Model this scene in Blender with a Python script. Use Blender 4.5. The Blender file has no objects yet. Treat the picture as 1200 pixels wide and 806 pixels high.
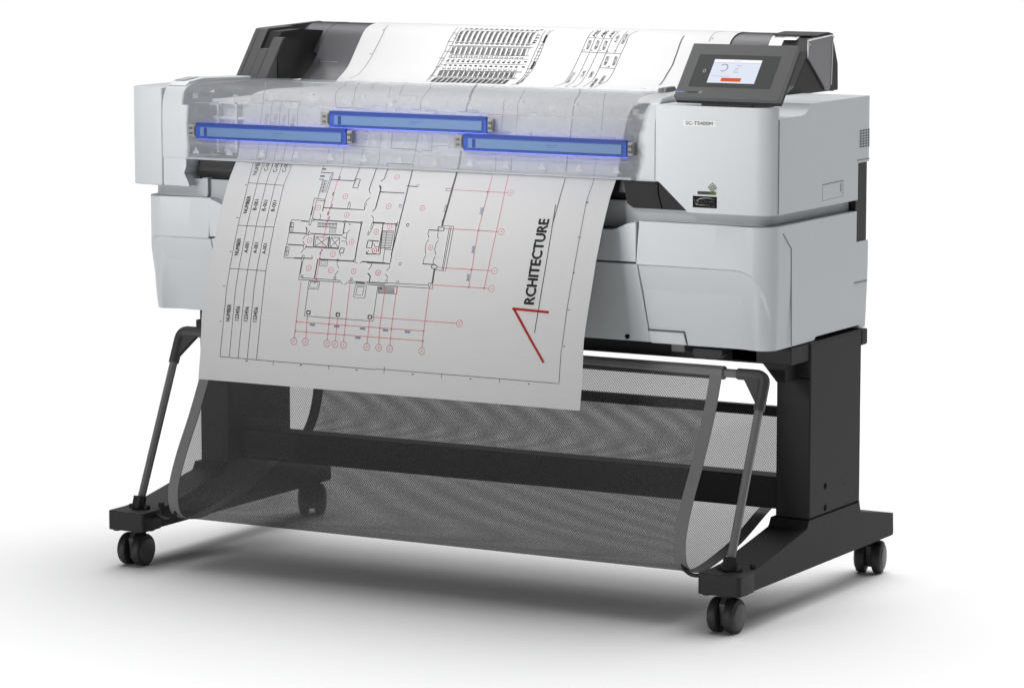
import bpy, bmesh, math, json
from mathutils import Vector, Matrix

# ------------------------------------------------------------------ camera, world, lights
scn = bpy.context.scene
COL = scn.collection
cd = bpy.data.cameras.new('camera')
cd.lens = 126.66; cd.sensor_width = 36.0; cd.clip_start = 0.1; cd.clip_end = 400
cam = bpy.data.objects.new('camera', cd); COL.objects.link(cam)
cam.location = (3.15, -5.301, 1.264)
cam.rotation_euler = (math.radians(90 - 7.562), 0, math.radians(29.358))
scn.camera = cam
scn.view_settings.view_transform = 'Standard'
scn.view_settings.look = 'None'
scn.view_settings.exposure = 0.0
scn.view_settings.gamma = 1.0
scn.cycles.transparent_max_bounces = 24
scn.cycles.max_bounces = 8
scn.cycles.use_denoising = True

# white studio surround: a soft light dome that is brightest overhead
W_LOW, W_TOP, W_POW = 0.0, 5.35, 6.5
W_AXIS = (0.0, 0.40, 0.9165)      # the dome's bright cap leans a little behind the printer
w = bpy.data.worlds.new('World'); scn.world = w; w.use_nodes = True
nt = w.node_tree; nt.nodes.clear()
geo = nt.nodes.new('ShaderNodeTexCoord'); sep = nt.nodes.new('ShaderNodeVectorMath'); sep.operation = 'DOT_PRODUCT'; sep.inputs[1].default_value = W_AXIS
mx = nt.nodes.new('ShaderNodeMath'); mx.operation = 'MAXIMUM'; mx.inputs[1].default_value = 0
pw = nt.nodes.new('ShaderNodeMath'); pw.operation = 'POWER'; pw.inputs[1].default_value = W_POW
ml = nt.nodes.new('ShaderNodeMath'); ml.operation = 'MULTIPLY_ADD'
ml.inputs[1].default_value = W_TOP; ml.inputs[2].default_value = W_LOW
bg = nt.nodes.new('ShaderNodeBackground'); wo = nt.nodes.new('ShaderNodeOutputWorld')
bg.inputs['Color'].default_value = (1, 1, 1, 1)
nt.links.new(geo.outputs['Generated'], sep.inputs[0]); nt.links.new(sep.outputs['Value'], mx.inputs[0])
nt.links.new(mx.outputs[0], pw.inputs[0]); nt.links.new(pw.outputs[0], ml.inputs[0])
nt.links.new(ml.outputs[0], bg.inputs['Strength']); nt.links.new(bg.outputs[0], wo.inputs[0])

def softbox(name, loc, target, sx, sy, power):
    l = bpy.data.lights.new(name, 'AREA'); l.shape = 'RECTANGLE'; l.size = sx; l.size_y = sy; l.energy = power
    o = bpy.data.objects.new(name, l); COL.objects.link(o); o.location = loc
    o.rotation_euler = (Vector(target) - Vector(loc)).to_track_quat('-Z', 'Y').to_euler()
    return o

k = softbox('softbox_front', (-1.9, -4.6, .95), (-.1, 0.1, 1.0), 1.6, .5, 7.0)
k.data.spread = math.radians(40)
k = softbox('softbox_top', (-1.2, -5.2, 4.2), (-.05, .5, 1.0), .8, .4, 4.1)
k.data.spread = math.radians(14)

# ------------------------------------------------------------------ materials
def mat(name, col, rough=.5, metal=0, spec=.5, noise=0, nscale=40, bump=0, bscale=900, emit=None, estr=0):
    m = bpy.data.materials.new(name); m.use_nodes = True
    t = m.node_tree; b = t.nodes['Principled BSDF']
    b.inputs['Base Color'].default_value = (*col, 1); b.inputs['Roughness'].default_value = rough
    b.inputs['Metallic'].default_value = metal; b.inputs['Specular IOR Level'].default_value = spec
    if emit: b.inputs['Emission Color'].default_value = (*emit, 1); b.inputs['Emission Strength'].default_value = estr
    tc = t.nodes.new('ShaderNodeTexCoord')
    if noise:
        n = t.nodes.new('ShaderNodeTexNoise'); n.inputs['Scale'].default_value = nscale; n.inputs['Detail'].default_value = 4
        r = t.nodes.new('ShaderNodeMapRange'); r.inputs['To Min'].default_value = 1 - noise; r.inputs['To Max'].default_value = 1 + noise
        x = t.nodes.new('ShaderNodeVectorMath'); x.operation = 'SCALE'; x.inputs[0].default_value = col
        t.links.new(tc.outputs['Object'], n.inputs['Vector']); t.links.new(n.outputs['Fac'], r.inputs['Value'])
        t.links.new(r.outputs[0], x.inputs['Scale']); t.links.new(x.outputs[0], b.inputs['Base Color'])
    if bump:
        n = t.nodes.new('ShaderNodeTexNoise'); n.inputs['Scale'].default_value = bscale; n.inputs['Detail'].default_value = 2
        u = t.nodes.new('ShaderNodeBump'); u.inputs['Strength'].default_value = bump; u.inputs['Distance'].default_value = .0006
        t.links.new(tc.outputs['Object'], n.inputs['Vector']); t.links.new(n.outputs['Fac'], u.inputs['Height'])
        t.links.new(u.outputs[0], b.inputs['Normal'])
    return m

def see_through(m, fac_link=None, fac=.5, tint=(1, 1, 1)):
    """mix the material's surface with a transparent one; fac = how solid it is"""
    t = m.node_tree; out = [n for n in t.nodes if n.type == 'OUTPUT_MATERIAL'][0]; b = t.nodes['Principled BSDF']
    tr = t.nodes.new('ShaderNodeBsdfTransparent'); tr.inputs[0].default_value = (*tint, 1)
    mixn = t.nodes.new('ShaderNodeMixShader'); mixn.inputs[0].default_value = fac
    if fac_link: t.links.new(fac_link, mixn.inputs[0])
    t.links.new(tr.outputs[0], mixn.inputs[1]); t.links.new(b.outputs[0], mixn.inputs[2]); t.links.new(mixn.outputs[0], out.inputs['Surface'])
    return m

def mth(t, op, a, b=None, c=None):
    n = t.nodes.new('ShaderNodeMath'); n.operation = op
    for i, v in enumerate((a, b, c)):
        if v is None: continue
        if isinstance(v, (int, float)): n.inputs[i].default_value = v
        else: t.links.new(v, n.inputs[i])
    return n.outputs[0]

BODY = mat('pale_grey_plastic', (.490, .512, .530), .42, noise=.012, nscale=9, bump=.05, bscale=1500)
BODY_IN = mat('inner_grey_and_shade', (.34, .355, .37), .5)  # grey of small inner parts; on the waist it stands in for shade
TRIM = mat('light_trim', (.55, .56, .57), .4)
BLACK = mat('black_powder_coat', (.011, .011, .0115), .55, spec=.28, noise=.08, nscale=25, bump=.12, bscale=1300)
BLACKP = mat('black_plastic', (.016, .016, .0165), .5, spec=.3, noise=.05, nscale=30, bump=.05)
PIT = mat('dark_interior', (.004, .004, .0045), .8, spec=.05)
GAP = mat('seam_shadow_gap', (.09, .092, .095), .8, spec=.1)
SEAM = mat('flank_seam_line', (.22, .225, .23), .8, spec=.1)
TUBE = mat('grey_painted_tube', (.15, .15, .153), .4, noise=.05, nscale=30, bump=.08)
CONN = mat('connector_plastic', (.050, .050, .052), .45, noise=.05, nscale=30)
STRAP = mat('woven_strap', (.17, .17, .171), .75, noise=.1, nscale=260, bump=.3, bscale=900)
PANEL = mat('panel_grey_plastic', (.085, .086, .088), .4, noise=.02, nscale=20)
BEZEL = mat('bezel_glass', (.040, .041, .042), .22)
CAPG = mat('cap_dark_grey', (.062, .062, .064), .45, noise=.04, nscale=20)
RUBBER = mat('caster_rubber', (.020, .020, .020), .55, noise=.1, nscale=40)
HUBM = mat('caster_hub', (.050, .050, .051), .4, noise=.06, nscale=40)
PAPER = mat('paper', (.50, .50, .50), .75, spec=.2, noise=.006, nscale=30)
INK = {'K': mat('ink_black', (.03, .03, .032), .7, spec=.2), 'G': mat('ink_grey', (.085, .085, .09), .7, spec=.2),
       'R': mat('ink_red', (.50, .085, .11), .7, spec=.2), 'B': mat('ink_blue', (.10, .22, .38), .7, spec=.2),
       'A': mat('ink_dark_red', (.30, .012, .012), .7, spec=.2)}
WHITE = mat('white_plastic', (.78, .78, .78), .4)
CHASSIS = mat('scanner_chassis', (.66, .66, .66), .5, noise=.12, nscale=14)
CHASSIS2 = mat('scanner_ribs', (.74, .74, .74), .5, noise=.08, nscale=20)
FLOOR = mat('white_studio_floor', (.90, .90, .90), .9, spec=.1, noise=.004, nscale=2)
BRACK = mat('bar_end_bracket', (.20, .195, .19), .5, noise=.25, nscale=120)
BARB = mat('blue_bar_body', (.022, .062, .30), .4, spec=.15, emit=(.03, .07, .6), estr=.05)
BARW = mat('blue_bar_window', (.080, .150, .285), .35, spec=.2, emit=(.1, .25, .5), estr=.02, noise=.03, nscale=30)
BARL = mat('blue_halo_emitter', (.2, .3, .9), .5, emit=(.10, .14, 1.0), estr=5)  # emitter added to throw the blue halo around each bar
BARD = mat('blue_bar_dark', (.014, .036, .19), .4, spec=.15)
CLIP = see_through(mat('white_clip', (.74, .74, .74), .4), fac=.6)
SCREEN = mat('lit_screen', (.02, .02, .02), .3, spec=.2, emit=(.72, .77, .88), estr=1.0)
SCREENW = mat('lit_screen_header', (.02, .02, .02), .3, spec=.2, emit=(.96, .96, .98), estr=1.0)
ORANGE = mat('orange_button', (.02, .01, .01), .3, spec=.2, emit=(.66, .09, .008), estr=1.0)
SCRINK = mat('screen_ink', (.02, .02, .02), .4, spec=.1, emit=(.10, .11, .19), estr=1.0)
SILVER = mat('pale_print', (.45, .45, .46), .5)
BLUEL = mat('blue_led', (.1, .2, .5), .4, emit=(.2, .35, .8), estr=.3)
GREEN = mat('green_print', (.13, .18, .025), .6, spec=.1)
GREYP = mat('grey_print', (.055, .06, .055), .6, spec=.1)
LBLACK = mat('label_black', (.008, .007, .007), .6, spec=.08)
LWHITE = mat('label_white', (.66, .66, .66), .5)

# smoked lid: see-through dark plastic
SMOKE = see_through(mat('smoked_plastic', (.105, .105, .113), .2), fac=.78, tint=(.62, .62, .66))
SMOKE2 = see_through(mat('smoked_side_plastic', (.20, .195, .215), .25), fac=.80, tint=(.6, .6, .64))

# scan cover: solid white ends that turn see-through in the middle, the works showing faintly
def make_cover_mat():
    m = mat('clear_cover', (.49, .508, .524), .42, spec=.3)
    t = m.node_tree; b = t.nodes['Principled BSDF']
    tc = t.nodes.new('ShaderNodeTexCoord'); s = t.nodes.new('ShaderNodeSeparateXYZ'); t.links.new(tc.outputs['Object'], s.inputs[0])
    X, Z = s.outputs['X'], s.outputs['Z']
    n = t.nodes.new('ShaderNodeTexNoise'); n.inputs['Scale'].default_value = 16; n.inputs['Detail'].default_value = 3
    t.links.new(tc.outputs['Object'], n.inputs['Vector'])
    wob = mth(t, 'MULTIPLY_ADD', n.outputs['Fac'], .05, -.025)
    stepz = mth(t, 'MULTIPLY', mth(t, 'GREATER_THAN', Z, .835), -.012)
    xl = mth(t, 'ADD', mth(t, 'ADD', X, mth(t, 'MULTIPLY', wob, .35)), mth(t, 'MULTIPLY', stepz, -1))
    def ramp(v, a, c):
        r = t.nodes.new('ShaderNodeMapRange'); r.interpolation_type = 'SMOOTHSTEP'
        r.inputs['From Min'].default_value = a; r.inputs['From Max'].default_value = c
        t.links.new(v, r.inputs['Value']); return r.outputs[0]
    left = mth(t, 'SUBTRACT', 1.0, ramp(xl, -.556, -.548))
    tilt = mth(t, 'MULTIPLY', mth(t, 'SUBTRACT', Z, .74), -.20)
    xr = mth(t, 'ADD', mth(t, 'ADD', X, wob), tilt)
    right = ramp(xr, .346, .362)
    solid = mth(t, 'MAXIMUM', left, right)
    # faint moulded pattern: panes with thin raised edges
    def panes(sx, sz, off):
        mp = t.nodes.new('ShaderNodeMapping'); mp.inputs['Scale'].default_value = (sx, 1, sz); mp.inputs['Location'].default_value = (off, 0, off*.7)
        sw = t.nodes.new('ShaderNodeCombineXYZ'); t.links.new(X, sw.inputs[0]); t.links.new(mth(t, 'ADD', Z, mth(t, 'MULTIPLY', s.outputs['Y'], .9)), sw.inputs[1])
        mp.inputs['Scale'].default_value = (sx, sz, 1)
        t.links.new(sw.outputs[0], mp.inputs[0])
        b_ = t.nodes.new('ShaderNodeTexBrick'); b_.inputs['Scale'].default_value = 1; b_.inputs['Mortar Size'].default_value = .03
        b_.inputs['Mortar Smooth'].default_value = .3; b_.inputs['Brick Width'].default_value = 1.3; b_.inputs['Row Height'].default_value = .7
        b_.inputs['Color1'].default_value = (0, 0, 0, 1); b_.inputs['Color2'].default_value = (.55, .55, .55, 1); b_.inputs['Mortar'].default_value = (1, 1, 1, 1)
        b_.squash = .6; b_.squash_frequency = 3; b_.offset = .37
        t.links.new(mp.outputs[0], b_.inputs['Vector'])
        q = t.nodes.new('ShaderNodeSeparateColor'); t.links.new(b_.outputs['Color'], q.inputs[0]); return q.outputs[0]
    n2 = t.nodes.new('ShaderNodeTexNoise'); n2.inputs['Scale'].default_value = 70; n2.inputs['Detail'].default_value = 2
    t.links.new(tc.outputs['Object'], n2.inputs['Vector'])
    var = mth(t, 'ADD', mth(t, 'ADD', mth(t, 'MULTIPLY', panes(24, 40, .3), .07), mth(t, 'MULTIPLY', panes(9, 70, .1), .05)), mth(t, 'MULTIPLY', n2.outputs['Fac'], .05))
    clear = mth(t, 'ADD', var, .13)
    fac = mth(t, 'ADD', mth(t, 'MULTIPLY', solid, mth(t, 'SUBTRACT', 1.0, clear)), clear)
    return see_through(m, fac_link=fac, tint=(.93, .93, .935))
COVER = make_cover_mat()

def make_mesh_fabric():
    m = mat('net_fabric', (.036, .036, .036), .7)
    t = m.node_tree
    uv = t.nodes.new('ShaderNodeUVMap'); s = t.nodes.new('ShaderNodeSeparateXYZ'); t.links.new(uv.outputs[0], s.inputs[0])
    a = 2 * math.pi / .0047
    cu = mth(t, 'COSINE', mth(t, 'MULTIPLY', s.outputs['X'], a)); cv = mth(t, 'COSINE', mth(t, 'MULTIPLY', s.outputs['Y'], a))
    pr = mth(t, 'MULTIPLY', cu, cv)
    r = t.nodes.new('ShaderNodeMapRange'); r.inputs['From Min'].default_value = .02; r.inputs['From Max'].default_value = .34
    r.inputs['To Min'].default_value = .82; r.inputs['To Max'].default_value = .42
    t.links.new(pr, r.inputs['Value'])
    return see_through(m, fac_link=r.outputs[0])
NET = make_mesh_fabric()

# ------------------------------------------------------------------ mesh helpers
def wloc(o):
    v = Vector((0, 0, 0))
    while o: v += o.location; o = o.parent
    return v

def obj(name, bm, material, parent=None, loc=None, smooth=32, bevel=0, bseg=2, limit=40):
    bmesh.ops.remove_doubles(bm, verts=bm.verts, dist=1e-6)
    base = Vector(loc) if loc is not None else (wloc(parent) if parent else Vector((0, 0, 0)))
    bmesh.ops.translate(bm, vec=-base, verts=bm.verts)
    if smooth:
        ang = math.radians(smooth)
        for f in bm.faces: f.smooth = True
        for e in bm.edges:
            e.smooth = len(e.link_faces) == 2 and e.calc_face_angle(0) < ang
    me = bpy.data.meshes.new(name); bm.to_mesh(me); bm.free()
    mats = material if isinstance(material, (list, tuple)) else [material]
    for x in mats: me.materials.append(x)
    o = bpy.data.objects.new(name, me); COL.objects.link(o)
    o.location = base - (wloc(parent) if parent else Vector((0, 0, 0)))
    if parent: o.parent = parent
    if bevel:
        b = o.modifiers.new('bevel', 'BEVEL'); b.width = bevel; b.segments = bseg; b.limit_method = 'ANGLE'
        b.angle_limit = math.radians(limit); b.harden_normals = True
    return o

def pieces(name, bm, material, parent=None, **kw):
    """like obj(), but every separate piece of bm becomes an object of its own"""
    todo = set(bm.verts); out = []
    while todo:
        seed = next(iter(todo)); comp = {seed}; stack = [seed]
        while stack:
            v = stack.pop()
            for e in v.link_edges:
                o_ = e.other_vert(v)
                if o_ not in comp: comp.add(o_); stack.append(o_)
        todo -= comp
        nb = bmesh.new(); mp = {v: nb.verts.new(v.co) for v in comp}
        for f in {f for v in comp for f in v.link_faces}: nb.faces.new([mp[v] for v in f.verts])
        out.append(obj(name, nb, material, parent, **kw))
    bm.free(); return out

def thing(name, loc, label, cat, group=None):
    o = bpy.data.objects.new(name, None); COL.objects.link(o); o.location = loc
    o.empty_display_size = .05; o['label'] = label; o['category'] = cat
    if group: o['group'] = group
    return o

def box(bm, x0, x1, y0, y1, z0, z1):
    vs = [bm.verts.new(p) for p in ((x0,y0,z0),(x1,y0,z0),(x1,y1,z0),(x0,y1,z0),(x0,y0,z1),(x1,y0,z1),(x1,y1,z1),(x0,y1,z1))]
    for f in ((0,3,2,1),(4,5,6,7),(0,1,5,4),(1,2,6,5),(2,3,7,6),(3,0,4,7)): bm.faces.new([vs[i] for i in f])
    return bm

def B(*boxes):
    bm = bmesh.new()
    for b in boxes: box(bm, *b)
    return bm

def prism(bm, pts, a, b, axis):
    """polygon in the plane across `axis`, extruded from a to b"""
    def P(p, t):
        return {'X': (t, p[0], p[1]), 'Y': (p[0], t, p[1]), 'Z': (p[0], p[1], t)}[axis]
    lo = [bm.verts.new(P(p, a)) for p in pts]; hi = [bm.verts.new(P(p, b)) for p in pts]
    n = len(pts)
    bm.faces.new(lo); bm.faces.new(hi[::-1])
    for i in range(n): bm.faces.new((lo[i], hi[i], hi[(i+1) % n], lo[(i+1) % n]))
    bmesh.ops.recalc_face_normals(bm, faces=bm.faces)
    return bm

def PR(pts, a, b, axis): return prism(bmesh.new(), pts, a, b, axis)

def rounded(pts, radii, seg=8):
    out = []; n = len(pts)
    for i in range(n):
        p = Vector(pts[i]); r = radii[i] if isinstance(radii, (list, tuple)) else radii
        if r <= 0: out.append(tuple(p)); continue
        a = (Vector(pts[i-1]) - p); c = (Vector(pts[(i+1) % n]) - p)
        ang = a.angle(c); d = min(r / math.tan(ang / 2), a.length * .49, c.length * .49)
        p0 = p + a.normalized() * d; p1 = p + c.normalized() * d
        for k in range(seg + 1):
            t = k / seg; q = p0 * (1-t)**2 + p * 2*t*(1-t) + p1 * t*t
            out.append(tuple(q))
    return out

def spline(P, n=8):
    P = [Vector(p) for p in P]; Q = [2*P[0]-P[1]] + P + [2*P[-1]-P[-2]]; o = []
    for i in range(1, len(Q)-2):
        a, b, c, d = Q[i-1:i+3]
        for k in range(n):
            t = k / n; o.append(.5*((2*b)+(c-a)*t+(2*a-5*b+4*c-d)*t*t+(3*b-a-3*c+d)*t**3))
    o.append(P[-1]); return o

def tube(bm, path, r, sides=8, cap=True, phase=0):
    path = [Vector(p) for p in path]; rings = []
    up = None
    for i, p in enumerate(path):
        t = ((path[min(i+1, len(path)-1)] - p).normalized() + (p - path[max(i-1, 0)]).normalized()).normalized()
        if up is None:
            up = Vector((0, 0, 1)) if abs(t.z) < .9 else Vector((0, 1, 0))
        up = (up - t * up.dot(t)).normalized(); s = t.cross(up)
        rr = r[i] if isinstance(r, (list, tuple)) else r
        rings.append([bm.verts.new(p + rr * (math.cos(phase + 2*math.pi*k/sides) * up + math.sin(phase + 2*math.pi*k/sides) * s)) for k in range(sides)])
    for A, Bq in zip(rings[:-1], rings[1:]):
        for k in range(sides): bm.faces.new((A[k], A[(k+1) % sides], Bq[(k+1) % sides], Bq[k]))
    if cap: bm.faces.new(rings[0][::-1]); bm.faces.new(rings[-1])
    bmesh.ops.recalc_face_normals(bm, faces=bm.faces)
    return bm

def lathe_x(bm, prof, cx, cy, cz, seg=32):
    """profile of (x, radius) turned about an X-axis line through (cy, cz)"""
    rings = []
    for x, r in prof:
        if r < 1e-6: rings.append([bm.verts.new((cx+x, cy, cz))]); continue
        rings.append([bm.verts.new((cx+x, cy + r*math.cos(2*math.pi*k/seg), cz + r*math.sin(2*math.pi*k/seg))) for k in range(seg)])
    for A, C in zip(rings[:-1], rings[1:]):
        for k in range(seg):
            k2 = (k+1) % seg
            if len(A) == 1 and len(C) == 1: continue
            if len(A) == 1: bm.faces.new((A[0], C[k2], C[k]))
            elif len(C) == 1: bm.faces.new((A[k], A[k2], C[0]))
            else: bm.faces.new((A[k], A[k2], C[k2], C[k]))
    bmesh.ops.recalc_face_normals(bm, faces=bm.faces)
    return bm

def disc(bm, c, r, n, seg=20):
    c = Vector(c); n = Vector(n).normalized(); a = n.orthogonal().normalized(); b = n.cross(a)
    bm.faces.new([bm.verts.new(c + r*(math.cos(2*math.pi*k/seg)*a + math.sin(2*math.pi*k/seg)*b)) for k in range(seg)])

def cut(o, bmc):
    """carve the closed shape bmc out of o's mesh (world coordinates)"""
    base = wloc(o)
    bmesh.ops.translate(bmc, vec=-base, verts=bmc.verts)
    me = bpy.data.meshes.new('c'); bmc.to_mesh(me); bmc.free()
    c = bpy.data.objects.new('c', me); COL.objects.link(c); c.location = base
    mods = [(m.width, m.segments, m.angle_limit) for m in o.modifiers]
    o.modifiers.clear()
    b = o.modifiers.new('b', 'BOOLEAN'); b.operation = 'DIFFERENCE'; b.object = c; b.solver = 'EXACT'
    bpy.context.view_layer.update()
    dg = bpy.context.evaluated_depsgraph_get()
    new = bpy.data.meshes.new_from_object(o.evaluated_get(dg)); old = o.data
    o.modifiers.clear(); o.data = new; new.name = old.name
    bpy.data.objects.remove(c); bpy.data.meshes.remove(me)
    bm = bmesh.new(); bm.from_mesh(new)
    for f in bm.faces: f.smooth = True
    for e in bm.edges: e.smooth = len(e.link_faces) == 2 and e.calc_face_angle(0) < math.radians(32)
    bm.to_mesh(new); bm.free()
    for wd, sg, al in mods:
        m = o.modifiers.new('bevel', 'BEVEL'); m.width = wd; m.segments = sg; m.limit_method = 'ANGLE'; m.angle_limit = al; m.harden_normals = True

_glyph = {}
def text_mesh(s):
    """triangles of a word: cap height 1, starting at x 0, with its width"""
    key = s
    if key in _glyph: return _glyph[key]
    c = bpy.data.curves.new('t', 'FONT'); c.body = s; c.size = 1; c.resolution_u = 3
    o = bpy.data.objects.new('t', c); COL.objects.link(o)
    bpy.context.view_layer.update()
    me = bpy.data.meshes.new_from_object(o.evaluated_get(bpy.context.evaluated_depsgraph_get()))
    vs = [v.co.copy() for v in me.vertices]; fs = [tuple(p.vertices) for p in me.polygons]
    bpy.data.objects.remove(o); bpy.data.curves.remove(c); bpy.data.meshes.remove(me)
    x0 = min(v.x for v in vs); x1 = max(v.x for v in vs); y0 = min(v.y for v in vs); y1 = max(v.y for v in vs)
    vs = [((v.x-x0)/(x1-x0), (v.y-y0)/(y1-y0)) for v in vs]
    _glyph[key] = (vs, fs); return _glyph[key]

def word(bm, s, fn, bold=0):
    vs, fs = text_mesh(s)
    h = bold * .020 / len(s); v = bold * .012
    for dx, dy in (((-h, 0), (h, 0), (0, v), (0, -v)) if bold else ((0, 0),)):   # heavier strokes: the word struck again a hair aside
        V = [bm.verts.new(fn(x + dx, y + dy)) for x, y in vs]
        for f in fs:
            try: bm.faces.new([V[i] for i in f])
            except ValueError: pass

# ------------------------------------------------------------------ floor
fl = obj('floor', B(), FLOOR)
bm = bmesh.new(); vs = [bm.verts.new(p) for p in ((-90,-40,0),(90,-40,0),(90,140,0),(-90,140,0))]; bm.faces.new(vs); bm.to_mesh(fl.data); bm.free()
fl['kind'] = 'structure'

# ------------------------------------------------------------------ printer
PRN = thing('wide_format_printer', (-.03, .28, .46), 'pale grey wide-format printer with see-through cover, glowing blue bars and tilted touch panel', 'printer')
XL, XR, YF, YB = -.683, .615, .083, .481

# upper end blocks
plan = rounded([(.398, YF), (XR, YF), (XR, YB), (.398, YB)], [0, .034, .006, 0], 10)
rb = obj('end_housing', PR(plan, .688, .8665, 'Z'), BODY, PRN, bevel=.0035, bseg=3)
cut(rb, PR(rounded([(.30, .60), (.30, .7378), (.404, .7378), (.4585, .6895), (.4585, .60)], [0, 0, .012, .006, 0]), -.1, .135, 'Y'))
cut(rb, PR([(.1085, .848), (.195, .848), (.212, .851), (.226, .858), (.237, .8705), (.237, .9), (.1085, .9)], .5, .8, 'X'))
cut(rb, B((.590, .8, .431, .6, .5, .752)))
plan = rounded([(XL, YB), (XL, YF), (-.6075, YF), (-.6075, YB)], [.006, .034, 0, 0], 10)
lb = obj('end_housing', PR(plan, .687, .8655, 'Z'), BODY, PRN, bevel=.0035, bseg=3)
obj('end_arm', PR(rounded([(-.6065, .688), (-.549, .688), (-.552, .695), (-.561, .712), (-.556, .724), (-.556, .7375), (-.6065, .7375)], .003, 3), .0845, .20, 'Y'), BODY, PRN, bevel=.002)
# recess floor ledge seen behind the touch panel
obj('recess_ledge', B((.52, .6085, .11, .232, .840, .8485)), TRIM, PRN, bevel=.001)
obj('recess_lug', PR(rounded([(.530, .849), (.575, .849), (.570, .855), (.535, .855)], .002, 3), .135, .15, 'Y'), TRIM, PRN)
# rear beam joining the blocks and the waist core between upper and lower body
obj('rear_housing', B((-.6065, .397, .42, YB, .69, .860)), BODY, PRN, bevel=.003)
obj('waist_core', PR(rounded([(-.648, .47), (-.648, .108), (.5985, .108), (.5985, .430), (.592, .430), (.592, .47)], [.003, .03, .03, .001, .001, .003], 8), .655, .70, 'Z'), BODY_IN, PRN)  # groove shade put into the colour: darker grey than the shell

# the dark cavity behind the paper exit
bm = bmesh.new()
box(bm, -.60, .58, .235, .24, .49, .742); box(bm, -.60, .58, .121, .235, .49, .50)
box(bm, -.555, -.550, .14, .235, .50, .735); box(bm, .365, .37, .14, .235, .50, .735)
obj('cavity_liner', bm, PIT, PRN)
bm = PR(rounded([(.114, .738), (.112, .715), (.118, .698), (.16, .693), (.225, .695), (.225, .738)], [.002, .01, .008, .004, 0, 0], 5), -.549, .33, 'X')
obj('exit_guide', bm, BLACKP, PRN)
obj('guide_bracket', PR([(-.532, .703), (-.520, .703), (-.520, .672), (-.527, .664), (-.532, .668)], .10, .13, 'Y'), BODY_IN, PRN, bevel=.001)
obj('exit_tab', PR([(.322, .733), (.334, .733), (.331, .714), (.318, .714)], .103, .108, 'Y'), TUBE, PRN)
obj('front_trim_panel', PR(rounded([(.330, .7375), (.4035, .7375), (.4575, .6895), (.350, .6895), (.338, .697)], [0, .012, .002, .004, .004], 5), .0955, .20, 'Y'), mat('charcoal_trim', (.026, .026, .027), .6, spec=.12, noise=.04, nscale=20), PRN, bevel=.0015)
bm = bmesh.new()
sp = spline([(.3965, .0948, .7375), (.398, .0948, .715), (.405, .0948, .6895)], 6); tube(bm, sp, .0012, 5)
obj('trim_seam', bm, PIT, PRN)
obj('output_tray', PR([(.12, .648), (.22, .655), (.22, .64), (.12, .635)], -.50, .35, 'X'), BLACKP, PRN)

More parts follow.
